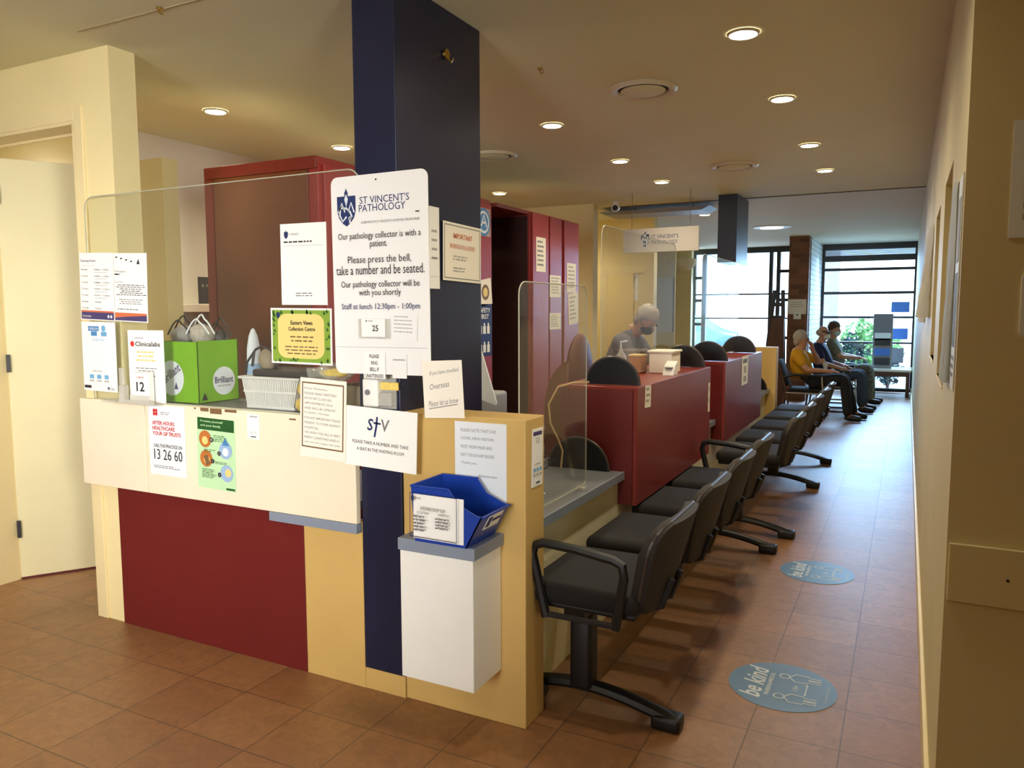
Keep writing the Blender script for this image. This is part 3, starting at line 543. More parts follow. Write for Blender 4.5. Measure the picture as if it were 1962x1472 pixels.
pap(5.345,.95,.05,.2,'narrow clear strip at the far edge of the nearer red box',9,x=-1.197,n=2,cat='slip',nm='note_slip')
s=sheet((-1.197,6.66,1.045),'+x',.27,.24); s.q_(.15,.1,.85,.25,'inkg'); s.q_(.3,.35,.7,.6,'inkl'); s.q_(.3,.7,.45,.9,'inkg'); s.q_(.55,.7,.7,.9,'inkg'); s.go('notice_sheet','white sheet taped on the front of the further red box','notice')
s=sheet((-1.67,13.89,1.6),'-y',.3,.25); s.lines(.15,.2,.85,.6,3,'inkl',4,.3,True); s.go('notice_sheet','white sheet taped to the brick pillar','notice','paperwarm')
s=sheet((-1.66,13.888,1.45),'-y',.12,.12); s.disc(.5,.4,.12,'ink','emblem'); s.go('note_slip','small white card just below the sheet on the brick pillar','note')
# right wall notices
def wavy(name,lab,cat,x,y0,y1,z0,z1,m,amp,seed):
    bm=bmesh.new(); rd=random.Random(seed); n,k=14,12; G=[]
    for i in range(n+1):
        row=[]
        for j in range(k+1):
            y=y0+(y1-y0)*i/n; z=z0+(z1-z0)*j/k
            d=amp*(.5+.5*math.sin(i*1.1+j*.35+seed))*(1-.75*(j/k)); row.append(bm.verts.new((x-.004-d,y,z)))
        G.append(row)
    for i in range(n):
        for j in range(k): bm.faces.new((G[i][j],G[i+1][j],G[i+1][j+1],G[i][j+1]))
    r=bmesh.ops.solidify(bm,geom=bm.faces[:],thickness=.0015)
    t=thing(name,lab,cat,(x-.002,(y0+y1)/2,z0)); obj('sheet',bm,m,t,smooth=True); return t
s=sheet((WX-.004,2.47,1.62),'-x',.16,.58); s.q_(.1,.45,.9,.8,'inkg','picture'); s.q_(.1,.1,.9,.4,'inkl','picture'); s.lines(.1,.84,.9,.96,3,'inkg',2); s.go('wall_poster','tall dark edged poster nearest the corner on the right wall','poster','papercool',.003)
wavy('wall_poster','shiny crinkled plastic poster on the right wall before the first recess','poster',WX,2.62,2.86,1.33,1.93,'papercool',.02,2)
wavy('wall_poster','loose white sheets hanging on the right wall past the recesses','poster',WX,5.2,5.9,1.5,2.05,'paper',.07,1)
wavy('wall_poster','curling white sheet furthest along the right wall','poster',WX,6.6,7.3,1.45,1.95,'paper',.04,4)
s=sheet((.36,2.348,1.875),'-y',.28,.29); s.lines(.1,.1,.9,.9,8,'inkl',7); s.go('notice_sheet','white sheet cut by the right edge of the view','notice','papercool')
s=sheet((.42,2.346,1.56),'-y',.33,.17); s.lines(.1,.2,.9,.8,4,'inkl',9); s.go('notice_holder','grey rounded sign under the sheet at the right edge','sign','papercool',.004,.02)
t=thing('wall_panel','painted blank access panel low on the right hand front wall','panel',(.45,2.345,.765))
obj('cover_plate',MB().box(.125,.8,2.338,2.349,.765,.925,.003),'wallr',t); obj('screw',MB().tube([(.262,2.336,.842),(.262,2.339,.842)],.004,8),'ink',t)
# floor stickers
def decal(x,y,r,lab):
    t=thing('floor_sticker',lab,'floor sticker',(x,y,0.0),'round distancing stickers on the floor')
    obj('disc',MB().cyl(x,y,.0004,.0016,r,48),'sticker',t)
    s=sheet((x,y,.0017),'+z',2*r,2*r)
    s.t_('be kind',.5,.24,.62,.2,'stickerink',True,'lettering',0,.25); s.t_('WARRNAMBOOL',.5,.385,.5,.045,'stickerink',True)
    for a in (.28,.72):
        s.stroke([(a+.05*math.cos(i*.63),.5+.05*math.sin(i*.63)) for i in range(11)],.006,'stickerink','figure')
        for d in (-1,1): s.stroke([(a+d*.02,.555),(a+d*.085,.6),(a+d*.075,.72),(a+d*.05,.72),(a+d*.05,.83),(a+d*.012,.83),(a+d*.006,.72)],.006,'stickerink','figure')
    s.t_('1.5m',.5,.62,.11,.05,'stickerink',True); s.stroke([(.4,.72),(.6,.72)],.005,'stickerink','figure'); s.poly([(.38,.72),(.41,.7),(.41,.74)],'stickerink','figure'); s.poly([(.62,.72),(.59,.7),(.59,.74)],'stickerink','figure')
    s.t_('warrnambool.vic.gov.au',.5,.91,.36,.028,'stickerink')
    for (nm,mm),(b,d) in s.L.items(): obj(nm,b,mm,t)
decal(-.40,3.235,.212,'round blue be kind distancing sticker on the tiles nearest the viewer')
decal(-.418,4.79,.206,'round blue distancing sticker further along the corridor tiles')
# ------------------------------------------------------------ ceiling fittings
def downlight(x,y,real=True):
    t=thing('downlight','', 'ceiling light',(x,y,CE-.012),'warm round downlights in rows on the ceiling')
    obj('trim_ring',MB().lathe(x,y,[(.06,CE-.004),(.061,CE-.011),(.068,CE-.009),(.072,CE-.001)],28),'grille',t,True)
    obj('lamp_disc',MB().lathe(x,y,[(.0005,CE-.009),(.06,CE-.009),(.06,CE-.003)],24),'lampm',t)
    l=bpy.data.lights.new('downlight_lamp','SPOT'); l.energy=LAMP_W; l.color=LAMP_COL; l.spot_size=R(150); l.spot_blend=.8; l.shadow_soft_size=.05
    o=bpy.data.objects.new('downlight_lamp',l); COL.objects.link(o); o.parent=t; o.location=(0,0,-.012); return t
DL=[(-.703,3.662,'nearest downlight of the right hand row over the corridor'),(-.702,4.864,'second downlight of the right hand corridor row'),(-.704,6.296,'third downlight of the right hand corridor row'),(-.701,7.496,'furthest downlight of the right hand corridor row'),
(-2.157,4.833,'downlight just right of the navy post, nearest of the middle row'),(-2.167,6.232,'second downlight of the middle row beyond the navy post'),(-2.156,7.415,'third downlight of the middle row near the hanging sign'),
(-3.873,7.325,'downlight above the rear red cupboards'),(-3.85,4.742,'downlight above the brown sided cupboard left of the navy post'),(-3.844,3.537,'large warm downlight over the left staff area'),(-2.39,10.192,'small downlight behind the hanging sign')]
for x,y,l in DL: downlight(x,y)['label']=l
for x,y in ((-.7,2.22),(-2.16,3.43),(-2.16,-1.0),(-.7,-1.1),(-3.85,1.3),(-3.85,-.3),(-5.4,3.0),(-4.0,9.4),(-4.6,12.6)): downlight(x,y)['label']='downlight in the ceiling out of the main view, inferred row lamps and added fill alike'  # some extend the rows; those behind camera, in hall and side room are added fill
def vent(x,y,r,lab):
    t=thing('ceiling_vent',lab,'vent',(x,y,CE-.04),'round ceiling air vents')
    obj('outer_ring',MB().lathe(x,y,[(r*.74,CE-.004),(r*.78,CE-.016),(r*.92,CE-.022),(r,CE-.006),(r,CE-.001)],40),'grille',t,True)
    obj('shadow_gap',MB().lathe(x,y,[(r*.55,CE-.003),(r*.76,CE-.003)],36),'shade',t); obj('centre_plate',MB().lathe(x,y,[(.001,CE-.02),(r*.6,CE-.02),(r*.66,CE-.014),(r*.6,CE-.004)],36),'ceil',t,True)
vent(-1.365,4.3,.19,'nearest round ceiling air vent'); vent(-2.977,5.536,.19,'round ceiling air vent partly hidden by the navy post'); vent(-1.37,6.889,.2,'round ceiling air vent in front of the hanging navy post')
t=thing('ceiling_light','oblong light fitting far along the ceiling','ceiling light',(-1.86,12.2,CE-.02)); obj('diffuser',MB().lathe(-1.86,12.2,[(.001,CE-.02),(.16,CE-.02),(.18,CE-.001)],28),mat('soft_diffuser',(255,250,238),.5,emit=1.5),t); obj('trim_ring',MB().lathe(-1.86,12.2,[(.18,CE-.012),(.27,CE-.01),(.28,CE-.001)],32),'grille',t)
def hook(x,y,z,lab,wall=False):
    if wall:
        b=MB().tube([(x,y,z+.01),(x+.012,y,z+.01)],.02,12).tube([(x+.01,y,z+.02),(x+.014,y,z-.01),(x+.03,y,z-.025),(x+.04,y,z-.01)],.004,6)
    else: b=MB().cyl(x,y,z-.008,z-.0005,.013,12).tube([(x,y,z-.006),(x,y,z-.02),(x+.016,y,z-.03),(x+.022,y,z-.018)],.003,6)
    t=thing('hook',lab,'hook',(x,y,z-.03),'small hooks'); obj('hook_body',b,'plug',t)
hook(-1.73,2.8,2.585,'little brass hook on the side of the navy post',True); hook(-2.76,2.27,CE,'small hook in the ceiling near the left wall corner'); hook(-1.72,3.7,CE,'small hook in the ceiling right of the navy post')
t=thing('hanging_sign','grey pathology sign hanging on wires above the counters','sign',(-2.33,8,2.15))
obj('panel',MB().box(-2.735,-1.925,7.985,8.0,2.155,2.405,.004),'signgrey',t); obj('wire',MB().tube([(-2.02,7.992,2.405),(-2.02,7.992,CE)],.003,5),'inkg',t); obj('wire',MB().tube([(-2.64,7.992,2.405),(-2.64,7.992,CE)],.003,5),'inkg',t)
s=sheet((-2.33,7.983,2.28),'-y',.81,.25); s.shield(.3,.45,.11,.66,True); s.t_("ST VINCENT'S",.56,.36,.36,.16,'navyink'); s.t_('PATHOLOGY',.56,.6,.34,.16,'navyink')
for (nm,mm),(b,d) in s.L.items(): obj(nm,b,mm,t)
t=thing('ceiling_panel','slim grey panel fitting suspended under the rear ceiling','ceiling fitting',(-2.7,9.15,2.69)); obj('panel_body',MB().prism([(-3.3,2.69),(-2.15,2.69),(-2.05,2.735),(-3.4,2.735)],'y',8.98,9.4),'machine',t)
for x in (-3.0,-2.3): obj('hanger',MB().cyl(x,9.2,2.735,CE,.012,8),'inkg',t)
t=thing('security_camera','white dome camera with black lens on the rear ceiling','camera',(-3.0,8.55,CE)); obj('bracket',MB().cyl(-3.0,8.5,CE-.05,CE-.001,.035,16),'white',t); obj('body',MB().tube([(-2.99,8.48,CE-.07),(-2.96,8.36,CE-.09)],.045,16),'white',t,True); obj('lens',MB().tube([(-2.96,8.365,CE-.089),(-2.955,8.345,CE-.093)],.03,14),'ink',t)
# ------------------------------------------------------------ things on the counter
LZ=1.1255
t=thing('ticket_stand','white leaning laboratory sign with ticket pad on the counter ledge','sign',(-3.14,2.42,LZ))
s=SP(-3.141,2.42,1.296,.242,.336,0,2.42); s.P.y=2.424
s.t_('Clinicalabs',.56,.19,.7,.065,'ink',True); s.disc(.13,.19,.055,'redink'); s.q_(.2,.1,.46,.115,'inkl'); s.lines(.16,.29,.86,.46,3,'gold',3,.4,True); s.lines(.16,.52,.84,.66,4,'inkg',5,.35,True)
s.go('stand_sheet','','',parent=t,t=.003)
obj('foot',MB().box(-3.262,-3.02,2.36,2.417,LZ,LZ+.003).box(-3.262,-3.02,2.36,2.363,LZ,LZ+.02),'clearplastic',t)
t2=thing('ticket_pad','pad of white tickets numbered 12 clipped to the laboratory sign','ticket',(-3.13,2.40,LZ+.01))
obj('pad',MB().box(-3.192,-3.082,2.385,2.415,LZ+.012,LZ+.145,.003),'paper',t2); s=sheet((-3.137,2.3845,LZ+.08),'-y',.11,.13); s.t_('12',.5,.5,.5,.34,'ink',True,'number'); s.t_('Clinical',.52,.16,.4,.08,'redink')
for (nm,mm),(b,d) in s.L.items(): obj(nm,b,mm,t2)
obj('pocket',MB().box(-3.2,-3.074,2.374,2.378,LZ+.004,LZ+.04).box(-3.2,-3.074,2.378,2.416,LZ+.004,LZ+.008),'clearplastic',t2)
t=thing('clip_stand','clear acrylic stand at the left end of the counter','stand',(-3.33,2.4,LZ)); obj('upright',MB().box(-3.315,-3.285,2.405,2.42,LZ,LZ+.16,.003),'clearplastic',t); obj('foot',MB().box(-3.38,-3.27,2.35,2.42,LZ,LZ+.01,.002).box(-3.3,-3.265,2.39,2.42,LZ+.01,LZ+.08,.003),'clearplastic',t)
# green carton
t=thing('green_carton','bright green open tissue carton with white round logos on the counter','box',(-3.0,2.61,LZ))
x0,x1,y0,y1,zt=-3.16,-2.885,2.495,2.735,LZ+.285
b=MB().box(x0,x1,y0,y0+.003,LZ,zt).box(x0,x1,y1-.003,y1,LZ,zt+.006).box(x0,x0+.003,y0,y1,LZ,zt).box(x1-.003,x1,y0,y1,LZ,zt+.004).box(x0,x1,y0,y1,LZ,LZ+.003)
obj('carton',b,'lime',t)
s=sheet(((x0+x1)/2,y0-.0006,LZ+.1425),'-y',x1-x0,.285); s.disc(.36,.6,.3,'papercool','logo_disc'); s.t_('Brilliant',.36,.52,.46,.15,'purple',True,'lettering',32); s.poly([(.42,.78),(.47,.66),(.52,.78)],'purple','emblem')
for (nm,mm),(b,d) in s.L.items(): obj(nm,b,mm,t)
s=sheet((x1+.0006,(y0+y1)/2,LZ+.1425),'+x',y1-y0,.285); s.disc(.62,.66,.28,'papercool','logo_disc'); s.t_('Brilliant',.62,.64,.46,.11,'purple',True,'lettering'); s.q_(.46,.73,.78,.75,'inkl'); s.poly([(.06,.95),(.13,.83),(.2,.95)],'ink','emblem')
for (nm,mm),(b,d) in s.L.items(): obj(nm,b,mm,t)
def masklump(x,y,z,rx,ry,rz,lab,m,seed):
    rd=random.Random(seed); t=thing('face_mask',lab,'face mask',(x,y,z-rz),'face masks in the green carton'); bm=MB().sph((x,y,z),rx,ry,rz,16,12)
    for v in bm.bm.verts: v.co+=(v.co-Vector((x,y,z)))*(.13*math.sin(v.co.x*90+seed)*math.sin(v.co.z*70+seed)) 
    obj('mask_cup',bm,m,t,True)
    for q in range(2):
        pts=[(x-rx*1.4+2.9*rx*i/10,y-ry*.5+q*.03,z+rz*.1+(.07+.02*q)*math.sin(math.pi*i/10)*(1 if i<6 else .8)) for i in range(11)]
        obj('elastic_strap',MB().tube(pts,.0042,5),'black' if m!='greyhair' else 'papercool',t)
masklump(-3.09,2.6,LZ+.31,.055,.06,.045,'grey mask with black straps at the left in the green carton','machine',1); masklump(-2.955,2.59,LZ+.315,.052,.06,.05,'pale mask with white straps at the right in the green carton','greyhair',2); masklump(-2.935,2.675,LZ+.30,.042,.04,.04,'small dark mask at the back right of the green carton','machined',5); masklump(-3.02,2.66,LZ+.275,.06,.06,.06,'dark folded mask sunk in the middle of the green carton','machined',3)
# basket
t=thing('plastic_basket','white slotted plastic basket on the counter right of the green carton','basket',(-2.45,2.6,LZ))
b=MB()
def ring(z,i): return [(-2.60+i*.0,0)]
z0,z1=LZ,LZ+.135
for k in range(30):
    f=(k+.5)/30; b.prism([(-2.585+.27*f-.0032,z0+.012),(-2.585+.27*f+.0032,z0+.012),(-2.615+.33*f+.0038,z1),(-2.615+.33*f-.0038,z1)],'y',2.494,2.498)
    b.prism([(-2.585+.27*f-.0032,z0+.012),(-2.585+.27*f+.0032,z0+.012),(-2.615+.33*f+.0038,z1),(-2.615+.33*f-.0038,z1)],'y',2.714,2.718)
for k in range(18):
    yy=2.5+.212*(k+.5)/18
    for sgn in (0,1):
        xa,xb=((-2.585,-2.615),(-2.315,-2.285))[sgn]; b.prism([(xa-.002,z0+.012),(xa+.002,z0+.012),(xb+.002,z1),(xb-.002,z1)],'y',yy-.003,yy+.003)
b.box(-2.588,-2.312,2.494,2.718,z0,z0+.014,.003)
for z,e in ((z0+.075,.0145),): b.box(-2.588-e,-2.312+e,2.492,2.4965,z-.004,z+.004)
obj('basket_body',b,'basket',t); obj('basket_rim',MB().tube([(-2.622,2.488,z1),(-2.278,2.488,z1),(-2.278,2.724,z1),(-2.622,2.724,z1)],.006,6,True),'basket',t)
t=thing('dark_case','flat black case lying across the white basket','case',(-2.43,2.62,z1)); obj('case_body',MB().box(-2.58,-2.23,2.52,2.71,z1+.002,z1+.035,.012,3),'machined',t,True)
t=thing('safety_goggles','pinkish goggles with black strap on the black case','goggles',(-2.5,2.6,z1+.036)); obj('goggle_cup',MB().sph((-2.50,2.6,z1+.075),.045,.04,.05,14,10),'taupe',t,True); obj('strap',MB().tube([(-2.62,2.58,z1-.0+.012),(-2.60,2.57,z1+.06),(-2.54,2.565,z1+.12),(-2.5,2.565,z1+.135),(-2.45,2.565,z1+.12),(-2.42,2.57,z1+.06),(-2.425,2.575,z1+.038)],.006,6),'machined',t,True); obj('strap_tip',MB().tube([(-2.545,2.56,z1+.11),(-2.548,2.55,z1+.045)],.0065,6),'machined',t)
for c_ in t.children: c_.data.transform(Matrix.Translation((-.045,-.01,0)))
t=thing('white_bottle','upright white spray bottle standing behind the basket','bottle',(-2.745,2.70,1.1255)); obj('bottle_body',MB().lathe(-2.745,2.70,[(.001,LZ),(.03,LZ),(.032,LZ+.2),(.03,LZ+.25),(.02,LZ+.31),(.008,LZ+.34),(.001,LZ+.345)],18),'papercool',t,True); obj('label_band',MB().lathe(-2.745,2.70,[(.033,LZ+.08),(.0335,LZ+.18)],18),'skyprint',t)
t=thing('sachet_bag','clear bag of yellow sachets beside the white basket','bag',(-2.25,2.47,LZ))
obj('sachet',MB().sph((-2.238,2.485,LZ+.032),.055,.03,.035,14,10),'tag',t,True); obj('sachet',MB().sph((-2.235,2.488,LZ+.098),.046,.028,.036,14,10),'tag',t,True)
bm=MB().sph((-2.165,2.56,LZ+.16),.12,.07,.03,18,10)
for v in bm.bm.verts: v.co.z+=.012*math.sin(v.co.x*60)+.008*math.sin(v.co.y*110)
obj('loose_plastic',bm,'clearplastic',t,True); obj('sachet',MB().sph((-2.13,2.54,LZ+.165),.075,.045,.02,14,8),'tag',t,True)
t=thing('open_carton','taupe open cardboard box behind the letter at the navy post','box',(-2.03,2.6,LZ)); x0,x1,y0,y1=-2.10,-1.955,2.50,2.72; zt=LZ+.12
obj('carton',MB().box(x0,x1,y0,y0+.004,LZ,zt).box(x0,x1,y1-.004,y1,LZ,zt+.05).box(x0,x0+.004,y0,y1,LZ,zt).box(x1-.004,x1,y0,y1,LZ,zt+.02).box(x0,x1,y0,y1,LZ,LZ+.004),'taupe',t)
t=thing('door_bell','white push bell unit with yellow label on the navy post','bell',(-1.85,2.43,1.17)); obj('bell_case',MB().box(-1.887,-1.815,2.412,2.4505,1.178,1.287,.008,3),'white',t,True); obj('push_button',MB().tube([(-1.858,2.4115,1.235),(-1.858,2.405,1.235)],.011,14),'inkg',t); obj('label_strip',MB().box(-1.812,-1.73,2.432,2.437,1.245,1.275),'tag',t); obj('clear_holder',MB().box(-1.812,-1.755,2.42,2.45,1.182,1.235,.004).box(-1.9,-1.75,2.445,2.4515,1.17,1.30),'clearplastic',t)
# staff side: benches, printer, papers
t=thing('rear_bench','low staff bench behind the corridor desk','bench',(-2.45,4.6,0)); obj('bench_top',MB().box(-2.78,-2.2,3.6,5.0,.70,.73,.003),'grey',t)
for y in (3.62,4.3,4.97): obj('leg_panel',MB().box(-2.76,-2.22,y-.012,y+.012,0,.70),'desk',t)
t=thing('printer','grey office printer with white paper tray on the staff bench','printer',(-2.4,4.1,.731)); obj('body',MB().box(-2.72,-2.22,3.75,4.3,.731,1.05,.02,3),'machine',t,True); obj('dark_front',MB().box(-2.7,-2.24,3.735,3.752,.80,1.0,.006),'machined',t); obj('paper_tray',MB().prism([(-2.7,1.05),(-2.3,1.05),(-2.12,1.0),(-2.115,1.012),(-2.22,1.33),(-2.7,1.36)],'y',3.95,3.962),'papercool',t); obj('output_shelf',MB().box(-2.6,-2.1,3.55,3.74,.93,.945,.003),'machine',t)
t=thing('desk_phone','dark desk telephone on the low grey desk','phone',(-1.75,3.2,.7225)); obj('base',MB().prism([(3.1,.7225),(3.32,.7225),(3.32,.80),(3.1,.745)],'x',-1.86,-1.66),'machined',t); obj('handset',MB().tube([(-1.83,3.12,.775),(-1.83,3.15,.80),(-1.83,3.28,.83),(-1.83,3.31,.82)],.018,8),'black',t,True)
t=thing('loose_paper','white sheets lying on the low grey desk','paper',(-1.5,2.95,.7225)); obj('sheet',MB().box(-1.72,-1.43,2.95,3.14,.7228,.726,mx=Matrix.Rotation(0,4,'Z')),'paper',t)
t=thing('pen_cup','small dark blue cup on the low desk behind the mustard wall','cup',(-1.39,2.86,.7225)); obj('cup',MB().lathe(-1.39,2.86,[(.001,.7225),(.028,.7225),(.03,.80),(.027,.80),(.025,.73),(.001,.73)],18),'navyink',t)
for k in range(3): obj('pen',MB().tube([(-1.39+.008*k-.01,2.86,.735),(-1.39+.025*k-.03,2.87,.86)],.004,6),('ink','papercool','inkb')[k],t)
t=thing('cable','beige cable looping from the red box down to the low desk','cable',(-1.6,3.7,.75)); obj('cable_run',MB().tube([(-1.50,3.85,1.168),(-1.56,3.78,1.168),(-1.615,3.70,1.15),(-1.655,3.67,1.06),(-1.645,3.67,.96),(-1.60,3.67,.88),(-1.575,3.67,.82),(-1.58,3.66,.73)],.0055,6),'cable',t,True)
t=thing('cable_tangle','tangle of thin wires and a clip behind the half round desk divider','cable',(-1.7,3.66,.7225)); rd=random.Random(3)
for k in range(5):
    pts=[(-1.75+.03*k+.035*math.cos(i*.9+k),3.6+.03*math.sin(i*1.1+k),.74+.012*i+.015*math.sin(i*1.7+k)) for i in range(9)]; obj('wire',MB().tube(pts,.003,5),('steel','ink','cable','steel','ink')[k],t,True)
t=thing('parcel_box','cream cardboard box on the nearer red counter top','box',(-1.37,4.75,1.1585)); obj('box_body',MB().box(-1.425,-1.28,4.68,4.88,1.1588,1.285,.004),'paperwarm',t); obj('lid',MB().box(-1.435,-1.27,4.67,4.89,1.286,1.30,.004),'cream_frame',t)
t=thing('card_terminal','white payment terminal in front of the cream box','terminal',(-1.27,4.66,1.1585)); obj('body',MB().prism([(4.55,1.1588),(4.65,1.1588),(4.65,1.24),(4.59,1.215)],'x',-1.30,-1.235),'basket',t); obj('keypad',MB().box(-1.29,-1.245,4.556,4.588,1.2,1.206,mx=None),'inkg',t)
t=thing('yellow_box','small yellow box left of the cream box on the red counter','box',(-1.52,4.72,1.1585)); obj('box_body',MB().box(-1.55,-1.47,4.66,4.78,1.1588,1.26,.003),'ochre',t); obj('lid',MB().box(-1.553,-1.467,4.657,4.783,1.2605,1.272,.002),'gold',t)
t=thing('sanitiser_bottle','clear pump bottle standing by the perspex on the nearer red box','bottle',(-1.52,4.45,1.1585)); obj('bottle',MB().lathe(-1.53,4.45,[(.001,1.159),(.03,1.159),(.032,1.27),(.012,1.3),(.012,1.32)],16),'clearplastic',t,True); obj('pump',MB().tube([(-1.53,4.45,1.32),(-1.53,4.45,1.36),(-1.49,4.45,1.365)],.006,6),'papercool',t)
t=thing('office_chair','office chair with dark red shell behind the counters','chair',(-2.0,5.3,0)); obj('back_shell',MB().sph((-2.16,5.35,1.10),.06,.22,.28,18,14),'darkred',t,True); obj('seat',MB().box(-2.28,-2.0,5.1,5.55,.48,.55,.03,3),'fabric',t); obj('stem',MB().cyl(-2.1,5.33,.08,.48,.03),'black',t)
for k in range(5): obj('base_arm',MB().tube([(-2.1,5.33,.1),(-2.1+.28*math.cos(k*1.257),5.33+.28*math.sin(k*1.257),.05)],[.022,.015],8),'black',t)
obj('back_support',MB().tube([(-2.2,5.33,.52),(-2.22,5.34,.7),(-2.2,5.35,.9)],.02,8),'black',t)
# back-left shelf area
struct('wall_staff_stub',MB().box(-3.95,-3.62,2.95,3.05,0,2.38,.003),'wall')
t=thing('wall_shelf','cream shelf against the left staff wall with a picture on it','shelf',(-4.6,4.1,1.54)); obj('board',MB().box(-4.748,-4.45,3.55,4.6,1.545,1.6,.003),'cream_frame',t); obj('bracket',MB().box(-4.748,-4.7,3.6,3.64,1.42,1.545),'cream_frame',t)
s=sheet((-4.50,4.05,1.70),'+x',.24,.19,0); s.q_(.05,.05,.95,.95,'machined','picture'); rd=random.Random(2)
for k in range(16): a,b=rd.uniform(.1,.9),rd.uniform(.3,.85); s.disc(a,b,.035,('ochre','taupe','inkl','brownink')[k%4],'picture_detail')
s.go('framed_picture','small dark group picture standing on the left staff shelf','picture','ink',.01)
t=thing('yellow_glow_tray','yellow tray shape standing in for the light under the left staff shelf','tray',(-4.6,4.05,1.3)); obj('tray_body',MB().box(-4.748,-4.5,3.78,4.55,1.24,1.415,.01),'gold',t)  # yellow box put in for the bright light below the shelf
# wall sconce and picture at the far left
t=thing('wall_sconce','half bowl plaster wall light on the far pale wall','wall light',(-4.05,15.4,2.3))
b=MB().sph((-4.05,15.449,2.56),.3,.16,.26,24,14)
bmesh.ops.bisect_plane(b.bm,geom=b.bm.verts[:]+b.bm.edges[:]+b.bm.faces[:],plane_co=(0,15.449,0),plane_no=(0,1,0),clear_outer=True); bmesh.ops.bisect_plane(b.bm,geom=b.bm.verts[:]+b.bm.edges[:]+b.bm.faces[:],plane_co=(0,0,2.56),plane_no=(0,0,1),clear_outer=True)
obj('bowl',b,'sconce',t,True)
t=thing('framed_picture','tall dark framed picture on the far pale wall','picture',(-4.3,15.44,1.0)); obj('frame',MB().box(-4.62,-4.58,15.42,15.449,1.1,2.2).box(-4.22,-4.2,15.42,15.449,1.1,2.2),'frame',t); obj('print',MB().box(-4.58,-4.22,15.43,15.449,1.1,2.2),'papercool',t)
s=sheet((-3.4,10.245,1.86),'-y',.24,.36); s.lines(.1,.1,.9,.6,5,'inkl',2); s.go('notice_sheet','pale poster on the inner hall wall behind the perspex','poster')
# ------------------------------------------------------------ beam seating along the counters
BF=mat('chair_back_fabric',(40,34,33),.7,var=.1,vscale=40,bump=.4,bscale=400)
def pad(yc,x,w,z0,z1,th,tilt,rt,rb,bow):
    mb=MB().prism(rrect(yc-w/2,yc+w/2,0,z1-z0,[rt,rt,rb,rb],6),'x',-th/2,th/2,bev=.014)
    for k in range(-4,5): bmesh.ops.bisect_plane(mb.bm,geom=mb.bm.verts[:]+mb.bm.edges[:]+mb.bm.faces[:],plane_co=(0,yc+k*w/9.5,0),plane_no=(0,1,0))
    for v in mb.bm.verts:
        d=(v.co.y-yc)/(w/2); zz=v.co.z; v.co.x+=x+zz*math.tan(tilt)-bow*d*d*(.5+.5*zz/(z1-z0)); v.co.z=z0+zz; 
        v.co.y=yc+(v.co.y-yc)*(.84+.16*min(1,zz/(z1-z0)*1.4))
    return mb
def beam_seat(lab,ys,xo,stands,arms,y0,y1):
    t=thing('beam_seating',lab,'chair',(xo-1.07,(y0+y1)/2,0),'rows of black beam seating')
    obj('beam',MB().box(xo-1.11,xo-1.03,y0,y1,.39,.44,.006),'black',t)
    for y in ys:
        s=MB().box(xo-1.255,xo-.80,y-.26,y+.26,.46,.54,.035,4); obj('seat',s,'fabric',t,True)
        obj('seat_pan',MB().box(xo-1.24,xo-.82,y-.23,y+.23,.44,.465,.01),'black',t)
        b=obj('backrest',pad(y,xo-.80,.53,.46,.80,.055,R(16),.10,.05,.05),BF,t,True)
        pts=[]
        for (p,q) in rrect(y-.262,y+.262,.03,.338,[.10,.10,.05,.05],6):
            d=(p-y)/.265; pts.append((xo-.80+.0+q*math.tan(R(16))-.05*d*d*(.5+.5*q/.34)+.004,y+(p-y)*(.84+.16*min(1,q/.34*1.4)),.46+q))
        obj('edge_trim',MB().tube(pts,.009,6,True),'rim',b)  # lighter tube paints the highlight along the backrest rim
        obj('back_bracket',MB().tube([(xo-1.0,y-.06,.434),(xo-.84,y-.06,.428),(xo-.775,y-.06,.45),(xo-.735,y-.06,.56)],.014,6).tube([(xo-1.0,y+.06,.434),(xo-.84,y+.06,.428),(xo-.775,y+.06,.45),(xo-.735,y+.06,.56)],.014,6),'black',t)
    for y in arms:
        x_=xo; xo=xo+(.045 if y>3 else 0)
        obj('armrest',MB().tube([(xo-1.15,y,.42),(xo-1.205,y,.65),(xo-1.195,y,.685),(xo-1.16,y,.698),(xo-1.03,y,.69),(xo-.89,y,.67),(xo-.858,y,.655),(xo-.85,y,.61),(xo-.88,y,.42)],.018,8).tube([(xo-1.15,y,.43),(xo-.88,y,.43)],.012,6),'black',t,True)
        xo=x_
    for y in stands:
        obj('post',MB().box(xo-1.115,xo-1.025,y-.045,y+.045,.085,.395,.02,3),'black',t,True)
        pts=[(xo-1.28+.56*i/12,y,.035+.062*math.sin(math.pi*(.2+.8*i/12))) for i in range(13)]
        f=obj('foot',MB().tube(pts,.022,8,ry=.034),'black',t,True)
        for e,hl in ((-1.262,.028),(-.735,.055)): obj('glide',MB().box(xo+e-hl,xo+e+hl,y-.043,y+.043,.002,.055,.014,3),'black',f,True)
    return t
beam_seat('near row of four black seats on one beam facing the low desk and red counter',[2.80,3.43,4.08,4.72],0,[2.71,5.05],[2.53,5.01],2.60,5.08)
beam_seat('far row of five black seats on one beam beyond the first row',[5.82,6.52,7.18,7.86,8.48],.06,[5.44,7.10,8.30],[],5.40,8.75)
